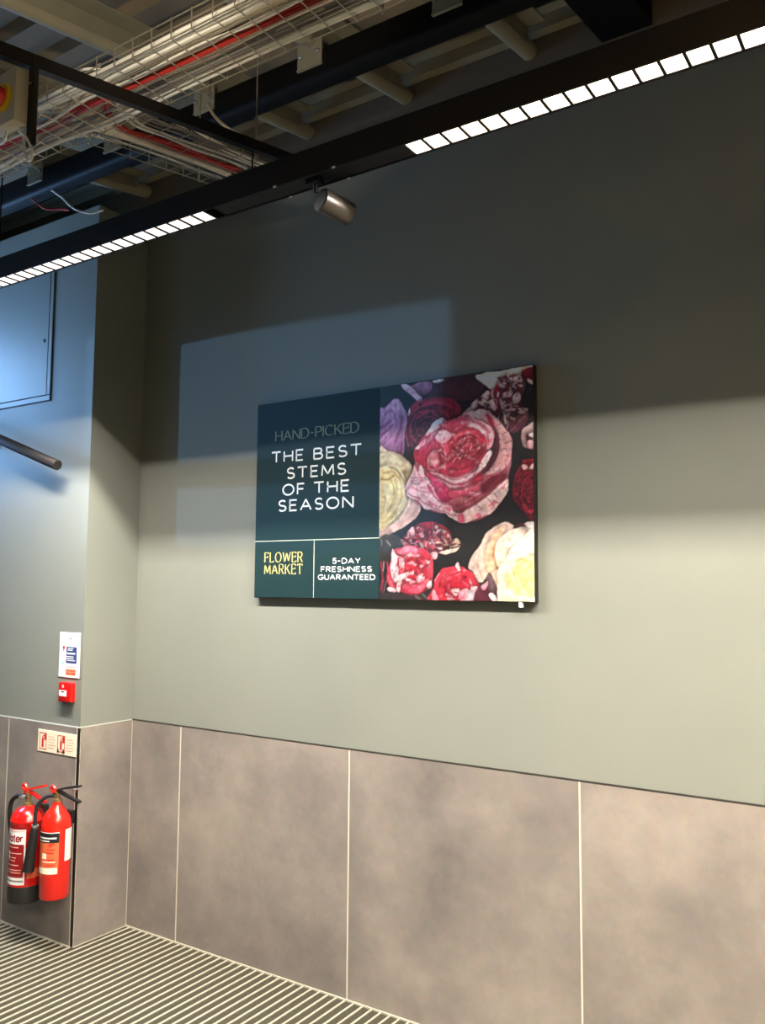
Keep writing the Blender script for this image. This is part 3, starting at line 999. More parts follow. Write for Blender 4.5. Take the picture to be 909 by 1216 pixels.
tr = light_track('long black light track with glowing LED louvre cells running along the poster wall', X_L + 0.01, 4.45, STRIP_Y, STRIP_Z, TOP,
                 [(-0.11, 1.478, 'lamp_l', None), (2.225, 4.30, 'lamp_r', None)], (1.752, 1.982))
for x in (-1.0, 0.2, RX, 3.2, 4.2):
    zt = rail_z(STRIP_Y) - hh + 0.002 if x == RX else roof_z(STRIP_Y, DZ) + 0.03
    MB().tube([(x, STRIP_Y, TOP - 0.003), (x, STRIP_Y, zt)], 0.003, 6).build('hanger_rod', 'black', tr, True)
tr2 = light_track('added black light track with LED cells, out of view in the room', 2.40, 5.3, -2.72, 2.74, 2.83,
                  [(3.04, 5.22, 'lamp_r', None)], ())  # housing of the added track, out of view
for x in (2.7, 3.9, 5.0):
    MB().tube([(x, -2.72, 2.828), (x, -2.72, roof_z(-2.72, DZ) + 0.03)], 0.003, 6).build('hanger_rod', 'black', tr2, True)  # hanger rods of the added track, out of view

# track spotlight
sp = thing('spotlight', (1.89, STRIP_Y, STRIP_Z - 0.1), 'small dark cylinder spotlight clipped under the black light track', 'spotlight')
MB().bbox(1.855, 1.905, STRIP_Y - 0.017, STRIP_Y + 0.017, STRIP_Z - 0.012, STRIP_Z + 0.006, 0.003, 1).build('track_adapter', 'black', sp)
MB().tube([(1.885, STRIP_Y, STRIP_Z - 0.010), (1.885, STRIP_Y, STRIP_Z - 0.036)], 0.007, 10).build('swivel', 'black', sp, True)
d_ = Vector((0.298, 0.943, -0.149)).normalized()
c_ = Vector((1.915, -0.90, 2.858))
body = MB().lathe(c_ - d_ * 0.055, [(0.030, 0.0), (0.036, 0.0), (0.037, 0.003), (0.037, 0.107), (0.036, 0.110), (0.031, 0.110), (0.030, 0.092), (0.004, 0.090)], 32, d_).build('lamp_body', 'spot', sp, True)
MB().lathe(c_ - d_ * 0.0565, [(0.031, 0.0), (0.031, 0.0015)], 28, d_).build('end_cap', 'black', body)

# added spotlight on the unseen room track, tipped up to brighten the cable trays
s2 = thing('spotlight', (2.36, -2.72, 2.62), 'added spotlight out of view, tipped up to brighten the cable trays', 'spotlight')
MB().bbox(2.395, 2.445, -2.737, -2.703, 2.728, 2.745, 0.003, 1).build('track_adapter', 'black', s2)  # adapter of the added spotlight
MB().tube(spline([(2.42, -2.72, 2.73), (2.42, -2.72, 2.68), (2.40, -2.70, 2.655)], 5), 0.007, 10).build('swivel', 'black', s2, True)
d2 = Vector((-0.72, 1.22, 0.97)).normalized()
c2_ = Vector((2.385, -2.675, 2.64))
MB().lathe(c2_ - d2 * 0.055, [(0.030, 0.0), (0.036, 0.0), (0.037, 0.003), (0.037, 0.107), (0.036, 0.110), (0.031, 0.110), (0.030, 0.088), (0.004, 0.086)], 28, d2).build('lamp_body', 'spot', s2, True)
MB().lathe(c2_ + d2 * 0.034, [(0.026, 0), (0.026, 0.003)], 24, d2).build('added_lamp_lens', 'added_lamp_core', s2)
sd_ = bpy.data.lights.new('added_spot_lamp', 'SPOT')
sd_.energy = 75
sd_.color = (1.0, 0.88, 0.70)
sd_.spot_size = math.radians(46)
sd_.spot_blend = 0.5
sd_.shadow_soft_size = 0.025
so_ = bpy.data.objects.new('added_spot_lamp', sd_)
COL.objects.link(so_)
so_.location = c2_ + d2 * 0.066
so_.rotation_euler = d2.to_track_quat('-Z', 'Y').to_euler()


# ================================================================== ON THE PIER
# access panel
ap = thing('access_panel', (-0.72, PIER_Y, 2.62), 'grey access panel door flush in the pier front, with a small round lock', 'access panel')
PX0, PX1, PZ0, PZ1 = -1.10, -0.334, 2.616, 3.36
b = MB()
fr, dp = 0.030, 0.006
for (a0, a1, c0, c1) in ((PX0, PX1, PZ0, PZ0 + fr), (PX0, PX1, PZ1 - fr, PZ1), (PX0, PX0 + fr, PZ0 + fr, PZ1 - fr), (PX1 - fr, PX1, PZ0 + fr, PZ1 - fr)):
    b.box(a0 + .003, a1 - .003, PIER_Y - dp, PIER_Y, c0 + .003, c1 - .003)
b.build('frame', 'panel', ap)
MB().box(PX0 - .003, PX1 + .003, PIER_Y - 0.0015, PIER_Y, PZ0 - .003, PZ1 + .003).build('shadow_gap', 'gap', ap)
dr = MB().bbox(PX0 + fr + .003, PX1 - fr - .003, PIER_Y - dp, PIER_Y - .001, PZ0 + fr + .003, PZ1 - fr - .003, 0.001, 1).build('door', 'panel', ap)
MB().lathe((-0.398, PIER_Y - dp + .001, 2.936), [(0.010, 0), (0.010, 0.003), (0.008, 0.004), (0.002, 0.004)], 14, (0, -1, 0)).build('lock', 'rubber', dr, True)

# sloping handrail in front of the pier
HYr = PIER_Y - 0.085
hr = thing('handrail', (-0.9, HYr, 2.3), 'dark round handrail sloping down across the pier front to a blunt end', 'handrail')
pA = Vector((-1.60, HYr, 2.430 + 0.347 * (1.60 - 0.636)))
pB = Vector((-0.134, HYr, 2.255))
MB().tube([pA, pB - (pB - pA).normalized() * 0.004, pB], [0.026, 0.026, 0.024], 22).build('rail', 'rail', hr, True)
for t_ in (0.08, 0.55):
    q = pA.lerp(pB, t_)
    br = MB().tube(spline([(q.x, HYr, q.z - 0.02), (q.x, HYr + 0.01, q.z - 0.055), (q.x, HYr + 0.05, q.z - 0.065), (q.x, PIER_Y - 0.004, q.z - 0.065)], 5), 0.007, 10)
    br = br.build('bracket', 'rail', hr, True)
    MB().lathe((q.x, PIER_Y, q.z - 0.065), [(0.028, 0), (0.028, 0.004), (0.024, 0.006), (0.006, 0.006)], 18, (0, -1, 0)).build('wall_plate', 'rail', br, True)


def flat(parent, name, mat, x0, x1, z0, z1, y, t=0.0006):
    return MB().box(x0, x1, y - t, y, z0, z1).build(name, mat, parent)


# fire action notice
fa = thing('fire_action_notice', (-0.098, PIER_Y, 1.228), 'white upright fire action notice with blue and red print above the alarm call point', 'sign')
nx0, nx1, nz0, nz1 = -0.176, -0.020, 1.228, 1.444
MB().bbox(nx0, nx1, PIER_Y - 0.004, PIER_Y, nz0, nz1, 0.001, 1).build('board', 'white', fa)
yb_ = PIER_Y - 0.004


def nu(u):
    return nx0 + u * (nx1 - nx0)


def nv(v):
    return nz0 + v * (nz1 - nz0)


blk = flat(fa, 'blue_block', 'blueprint', nu(.36), nu(.86), nv(.32), nv(.68), yb_)
m = MB()
for v, a, c in ((.635, .42, .70), (.60, .42, .66), (.535, .38, .80), (.515, .40, .78), (.455, .38, .72), (.41, .38, .74), (.37, .42, .80)):
    m.box(nu(a), nu(c), yb_ - .0012, yb_ - .0006, nv(v), nv(v + .018))
m.build('white_lines', 'white', blk)
ob_ = flat(fa, 'red_block', 'orangeprint', nu(.36), nu(.84), nv(.06), nv(.185), yb_)
MB().box(nu(.39), nu(.81), yb_ - .0012, yb_ - .0006, nv(.118), nv(.130)).build('pale_line', 'palered', ob_)
flat(fa, 'text_line', 'palered', nu(.36), nu(.84), nv(.225), nv(.242), yb_)
m = MB()
for a in (.46, .54):
    m.add([(nu(a), yb_ - .0006, nv(.84)), (nu(a + .055), yb_ - .0006, nv(.84)), (nu(a + .045), yb_ - .0006, nv(.90)), (nu(a + .02), yb_ - .0006, nv(.92))], [(0, 1, 2, 3)])
m.build('emblem', 'greyprint', fa)
m = MB()
for v in (.66, .60):
    m.lathe((nu(.22), yb_, nv(v)), [(0.008 if v > .65 else .004, 0), (0.008 if v > .65 else .004, .0006)], 14, (0, -1, 0))
m.build('red_symbol', 'redprint', fa)
m = MB()
m.lathe((nu(.20), yb_, nv(.31)), [(0.010, 0), (0.010, .0006)], 16, (0, -1, 0))
m.build('blue_symbol', 'cyanprint', fa)

# alarm call point
cp = thing('alarm_call_point', (-0.06, PIER_Y, 1.12), 'small red break glass alarm call point with a white window', 'alarm')
MB().bbox(-0.139, -0.046, PIER_Y - 0.028, PIER_Y, 1.114, 1.207, 0.004, 2).build('housing', 'red', cp, True)
yc = PIER_Y - 0.028
wd = MB().bbox(-0.131, -0.076, yc - 0.0015, yc + 0.001, 1.142, 1.170, 0.0006, 1).build('window', 'white', cp)
MB().box(-0.115, -0.090, yc - 0.0022, yc - 0.0015, 1.160, 1.166).build('label_mark', 'blackprint', wd)
MB().box(-0.110, -0.098, yc - 0.0010, yc + .0005, 1.182, 1.196).build('flame_symbol', 'palered', cp)
MB().bbox(-0.062, -0.047, yc - 0.0012, yc + .004, 1.1145, 1.121, 0.001, 1).build('key_slot', 'blackprint', cp)

# extinguisher identification sign
yt = PIER_Y - TT
es = thing('extinguisher_sign', (-0.16, yt, 0.862), 'wide cream sign with two red extinguisher pictograms above the extinguishers', 'sign')
sx0, sx1, sz0, sz1 = -0.308, -0.010, 0.862, 0.966
MB().bbox(sx0, sx1, yt - 0.003, yt, sz0, sz1, 0.0008, 1).build('board', 'cream', es)
ys_ = yt - 0.003


def pict(x, drops):
    w, zl, zh = 0.056, 0.872, 0.952
    fr_ = MB()
    for (a0, a1, c0, c1) in ((x, x + w, zh - .004, zh), (x, x + 0.004, zl, zh), (x + w - .004, x + w, zl, zh), (x, x + w, zl, zl + .004)):
        fr_.box(a0, a1, ys_ - .0006, ys_, c0, c1)
    f = fr_.build('pictogram_frame', 'redprint', es)
    k_ = 1.45
    def q(u, v):
        return (x + u * k_ + .002, zl + (v - .872) * 1.05)
    bd = MB()
    bd.prism([q(.012, .882), q(.022, .882), q(.022, .918), q(.0195, .926), q(.0145, .926), q(.012, .918)], 'y', ys_ - .0007, ys_)
    bd.prism([q(.015, .926), q(.019, .926), q(.019, .933), q(.015, .933)], 'y', ys_ - .0007, ys_)
    bd.prism([q(.017, .931), q(.033, .938), q(.033, .943), q(.017, .936)], 'y', ys_ - .0007, ys_)
    bd.prism([q(.024, .915), q(.034, .915), q(.034, .943), q(.026, .943)], 'y', ys_ - .0007, ys_)
    bd.build('extinguisher_pictogram', 'redprint', f)
    if drops:
        for dx in (.005, .046):
            MB().prism([(x + dx - .006, .870), (x + dx + .005, .868), (x + dx + .007, .878), (x + dx, .892), (x + dx - .005, .884)], 'y', ys_ - .0009, ys_).build('drop_symbol', 'blackprint', f)
    return f


pict(-0.294, False)
pict(-0.152, True)
for (xa, n_) in ((-0.226, 5), (-0.084, 5)):
    mm_ = MB()
    for i in range(n_):
        mm_.box(xa, xa + 0.048 + 0.01 * (i % 2), ys_ - .0006, ys_, 0.884 + i * .013, 0.8875 + i * .013)
    mm_.build('small_print', 'palered', es)


# ------------------------------------------------------------------ fire extinguishers
def patch(c, r, p0, p1, z0, z1, name, mat, parent, n=14):
    vs, fs = [], []
    for i in range(n + 1):
        a = math.radians(p0 + (p1 - p0) * i / n)
        for z in (z0, z1):
            vs.append((c[0] + r * math.cos(a), c[1] + r * math.sin(a), z))
    for i in range(n):
        fs.append((2 * i, 2 * i + 2, 2 * i + 3, 2 * i + 1))
    return MB().add(vs, fs).build(name, mat, parent, True)


def on_cyl(c, r, p0, z0):
    def f(u, v):
        a = math.radians(p0) + u / r
        return (c[0] + r * math.cos(a), c[1] + r * math.sin(a), z0 + v)
    return f


# water extinguisher
E1 = Vector((-0.232, PIER_Y - TT - 0.092, 0))
R1 = 0.077
ZB1 = 0.197
e1 = thing('fire_extinguisher', (E1.x, E1.y, ZB1), 'larger red water extinguisher with black base skirt and white framed label', 'extinguisher')
bd1 = MB().lathe((E1.x, E1.y, 0), [(0.070, ZB1 + .03), (R1, ZB1 + .035), (R1, 0.560), (R1 + .0012, 0.562), (R1 + .0012, 0.568), (R1, 0.570), (0.074, 0.585), (0.064, 0.603), (0.046, 0.618), (0.026, 0.626), (0.020, 0.630)], 36).build('cylinder', 'red', e1, True)
MB().lathe((E1.x, E1.y, 0), [(0.074, ZB1), (R1 + .002, ZB1 + .004), (R1 + .002, ZB1 + .072), (R1, ZB1 + .078), (0.070, ZB1 + .078)], 36).build('base_skirt', 'rubber', e1, True)
MB().lathe((E1.x, E1.y, 0), [(0.020, .628), (0.020, .640), (0.010, .642), (0.010, .664), (0.014, .668), (0.014, .690), (0.008, .694)], 18).build('valve', 'brass', e1, True)


def lever(e, c, mat, dx, dy, z, name='carry_handle', up=True, L=0.115):
    d = Vector((dx, dy, 0)).normalized()
    s = Vector((-d.y, d.x, 0))
    prof = [(-0.022, 0.000), (0.010, 0.010), (0.045, 0.020 if up else -0.004), (L, 0.034 if up else -0.030)]
    hw_ = 0.011
    vs, fs = [], []
    for (u, v) in prof:
        for (sg, tz) in ((-1, 0), (1, 0), (1, .009), (-1, .009)):
            vs.append(Vector((c.x, c.y, z)) + d * u + s * sg * hw_ + Vector((0, 0, v + tz)))
    for i in range(len(prof) - 1):
        a, b = 4 * i, 4 * i + 4
        for k_ in range(4):
            fs.append((a + k_, a + (k_ + 1) % 4, b + (k_ + 1) % 4, b + k_))
    fs += [(3, 2, 1, 0), (4 * len(prof) - 4, 4 * len(prof) - 3, 4 * len(prof) - 2, 4 * len(prof) - 1)]
    return MB().add(vs, fs).build(name, mat, e)


lever(e1, E1, 'red2', 0.95, 0.2, 0.690, 'squeeze_lever', True, 0.10)
lever(e1, E1, 'red', 0.95, 0.2, 0.678, 'carry_handle', False, 0.10)
MB().tube(spline([(E1.x - .012, E1.y - .01, .695), (E1.x - .030, E1.y - .012, .712), (E1.x - .022, E1.y - .012, .726), (E1.x - .006, E1.y - .01, .716), (E1.x - .004, E1.y - .01, .698)], 6), 0.0065, 8).build('safety_tag', 'red2', e1, True)
hs = MB().tube(spline([(E1.x - .014, E1.y - .008, .664), (E1.x - .050, E1.y - .02, .668), (E1.x - .095, E1.y - .025, .640), (E1.x - .108, E1.y - .025, .575), (E1.x - .102, E1.y - .02, .500), (E1.x - .090, E1.y - .012, .440), (E1.x - .086, E1.y - .004, .36)], 7), 0.0105, 10).build('hose', 'rubber', e1, True)
MB().tube([(E1.x - .012, E1.y - .007, .664), (E1.x - .040, E1.y - .017, .667)], 0.012, 10).build('hose_ferrule', 'chrome', hs, True)
lb = patch(E1, R1 + .0006, -165, -38, .285, .548, 'label', 'darkred', e1)
patch(E1, R1 + .0011, -165, -38, .468, .535, 'white_band', 'white', lb)
patch(E1, R1 + .0011, -43, -38, .285, .535, 'label_border', 'white', lb, 3)
patch(E1, R1 + .0011, -165, -38, .285, .318, 'white_band', 'white', lb)
patch(E1, R1 + .0013, -150, -42, .298, .306, 'small_print', 'greyprint', lb)
patch(E1, R1 + .0013, -140, -42, .524, .530, 'small_print', 'palered', lb)
stroke_text('Water', 0, 0.112, 0, 0.032, 0.0068, gap=.16, to3d=on_cyl(E1, R1 + .0015, -130, .481)).build('lettering', 'darkred', lb)
for i, (z, pe) in enumerate(((.452, -62), (.425, -50), (.405, -70), (.392, -72), (.372, -60), (.350, -50), (.338, -50))):
    patch(E1, R1 + .0012, -120, pe, z, z + .004, 'small_print', 'palered', lb, 6)
patch(E1, R1 + .0011, -106, -99, .40, .435, 'white_symbol', 'white', lb, 3)
patch(E1, R1 + .0006, -30, 40, .312, .352, 'sheen_band', 'orangeprint', e1)  # sheen on the red cylinder, put in as an orange band
MB().bbox(E1.x - .03, E1.x + .03, E1.y + .07, PIER_Y - TT, .56, .62, .002, 1).build('wall_bracket', 'rubber', e1)

# carbon dioxide extinguisher
E2 = Vector((-0.030, PIER_Y - TT - 0.080, 0))
R2 = 0.067
ZB2 = 0.243
e2 = thing('fire_extinguisher', (E2.x, E2.y, ZB2), 'slimmer bright red carbon dioxide extinguisher with black horn and levers', 'extinguisher')
MB().lathe((E2.x, E2.y, 0), [(0.052, ZB2), (0.062, ZB2 + .004), (R2, ZB2 + .014), (R2, 0.560), (0.065, 0.583), (0.059, 0.605), (0.048, 0.627), (0.034, 0.643), (0.023, 0.654), (0.020, 0.666), (0.020, 0.672)], 36).build('cylinder', 'red2', e2, True)
MB().lathe((E2.x, E2.y, 0), [(0.0195, .670), (0.0195, .682), (0.010, .684), (0.010, .700), (0.013, .704), (0.013, .716), (0.008, .720)], 18).build('valve', 'brass', e2, True)
lever(e2, E2, 'rubber', 0.93, 0.25, 0.712, 'squeeze_lever', True, 0.125)
lever(e2, E2, 'rubber', 0.93, 0.25, 0.704, 'carry_handle', False, 0.125)
MB().tube(spline([(E2.x - .012, E2.y - .012, .712), (E2.x - .030, E2.y - .014, .728), (E2.x - .020, E2.y - .014, .742), (E2.x - .004, E2.y - .012, .732), (E2.x - .004, E2.y - .012, .714)], 6), 0.0065, 8).build('safety_tag', 'red2', e2, True)
hz = MB().tube(spline([(E2.x - .012, E2.y - .010, .700), (E2.x - .040, E2.y - .035, .692), (E2.x - .062, E2.y - .062, .655), (E2.x - .062, E2.y - .070, .590), (E2.x - .060, E2.y - .070, .560)], 7), 0.009, 10).build('hose', 'rubber', e2, True)
hn = MB().lathe((E2.x - .060, E2.y - .070, .565), [(0.013, 0), (0.017, .010), (0.019, .03), (0.026, .19), (0.027, .205), (0.022, .205)], 20, (-0.16, -0.02, -0.98)).build('discharge_horn', 'rubber', e2, True)
MB().lathe((E2.x - .060, E2.y - .070, .572), [(0.0155, 0), (0.0155, .010), (0.012, .012)], 16, (-0.16, -0.02, -0.98)).build('ferrule', 'chrome', hn, True)
lb = patch(E2, R2 + .0006, -150, -24, .365, .545, 'label', 'orangeprint', e2)
patch(E2, R2 + .0011, -150, -24, .503, .545, 'black_panel', 'blackprint', lb)
patch(E2, R2 + .0015, -150, -34, .520, .527, 'white_line', 'white', lb)
patch(E2, R2 + .0015, -150, -60, .508, .513, 'white_line', 'white', lb)
patch(E2, R2 + .0011, -150, -28, .365, .392, 'white_band', 'cream', lb)
patch(E2, R2 + .0011, -150, -24, .545, .549, 'white_line', 'white', lb)
for z, a, c in ((.494, -62, -40), (.486, -66, -50), (.470, -70, -38), (.455, -74, -42), (.425, -66, -40), (.402, -72, -36)):
    patch(E2, R2 + .0012, a, c, z, z + .006, 'small_print', 'redprint', lb, 5)
patch(E2, R2 + .0012, -92, -70, .432, .456, 'cream_block', 'cream', lb, 4)
patch(E2, R2 + .0012, -90, -36, .416, .420, 'small_print', 'cream', lb, 6)
patch(E2, R2 + .0008, 0, 62, .415, .556, 'inspection_label', 'white', e2)
MB().bbox(E2.x - .025, E2.x + .025, E2.y + .058, PIER_Y - TT, .56, .62, .002, 1).build('wall_bracket', 'rubber', e2)
MB().tube(spline([(0.010, PIER_Y - TT - .004, .720), (0.010, PIER_Y - TT - .028, .722), (0.010, PIER_Y - TT - .030, .760)], 5), 0.006, 10).build('hanging_hook', 'chrome', e2, True)

# ================================================================== THE POSTER
PT = 0.030
PX, PZ, PW, PH = 0.828, 1.626, 1.369, 0.884
ps = thing('poster', (PX + PW / 2, -PT, PZ), 'framed flower advert with dark green text panel and photograph of roses', 'poster')
MB().bbox(PX - .003, PX + PW + .003, -PT + 0.001, 0.0, PZ - .003, PZ + PH + .003, 0.0015, 1).build('backing_frame', 'frame', ps)
SPL = 0.6815
yp = -PT
gp = MB().box(PX, PX + SPL, yp - .0005, yp + .0015, PZ, PZ + PH).build('green_panel', 'green', ps)


def on_poster(u, v):
    return (PX + u, yp - 0.0011, PZ + v)


def words(t, x0, x1, base, cap, w, mat, serif=False, thin=None, gap=.22):
    return stroke_text(t, x0, x1, base, cap, w, serif, thin, gap, on_poster).build('lettering', mat, gp)


words('HAND-PICKED', .112, .572, .706, .044, .0068, 'golddark', True, .0026, .24)
for t_, a_, c_, base_ in (('THE', .094, .272, .609), ('BEST', .334, .587, .607), ('STEMS', .183, .506, .531), ('OF', .160, .281, .457), ('THE', .340, .524, .457), ('SEASON', .137, .547, .386)):
    words(t_, a_, c_, base_, .046, .0078, 'pwhite', gap=.36)
words('FLOWER', .060, .276, .157, .043, .0062, 'gold', True, .0026, .36)
words('MARKET', .060, .276, .104, .043, .0062, 'gold', True, .0026, .36)
words('5-DAY', .444, .586, .149, .020, .0042, 'pwhite', gap=.34)
words('FRESHNESS', .382, .645, .114, .020, .0042, 'pwhite', gap=.30)
words('GUARANTEED', .367, .662, .080, .020, .0042, 'pwhite', gap=.28)
MB().box(PX, PX + SPL, yp - .0011, yp - .0004, PZ + .2505, PZ + .2535).build('divider_line', 'pline', gp)
MB().box(PX + .3400, PX + .3430, yp - .0011, yp - .0004, PZ, PZ + .2505).build('divider_line', 'pline', gp)

# hanging clip at the lower right corner
MB().bbox(PX + PW - .062, PX + PW - .050, yp - .004, yp + .02, PZ - .022, PZ - .002, .001, 1).build('clip', 'white', ps)

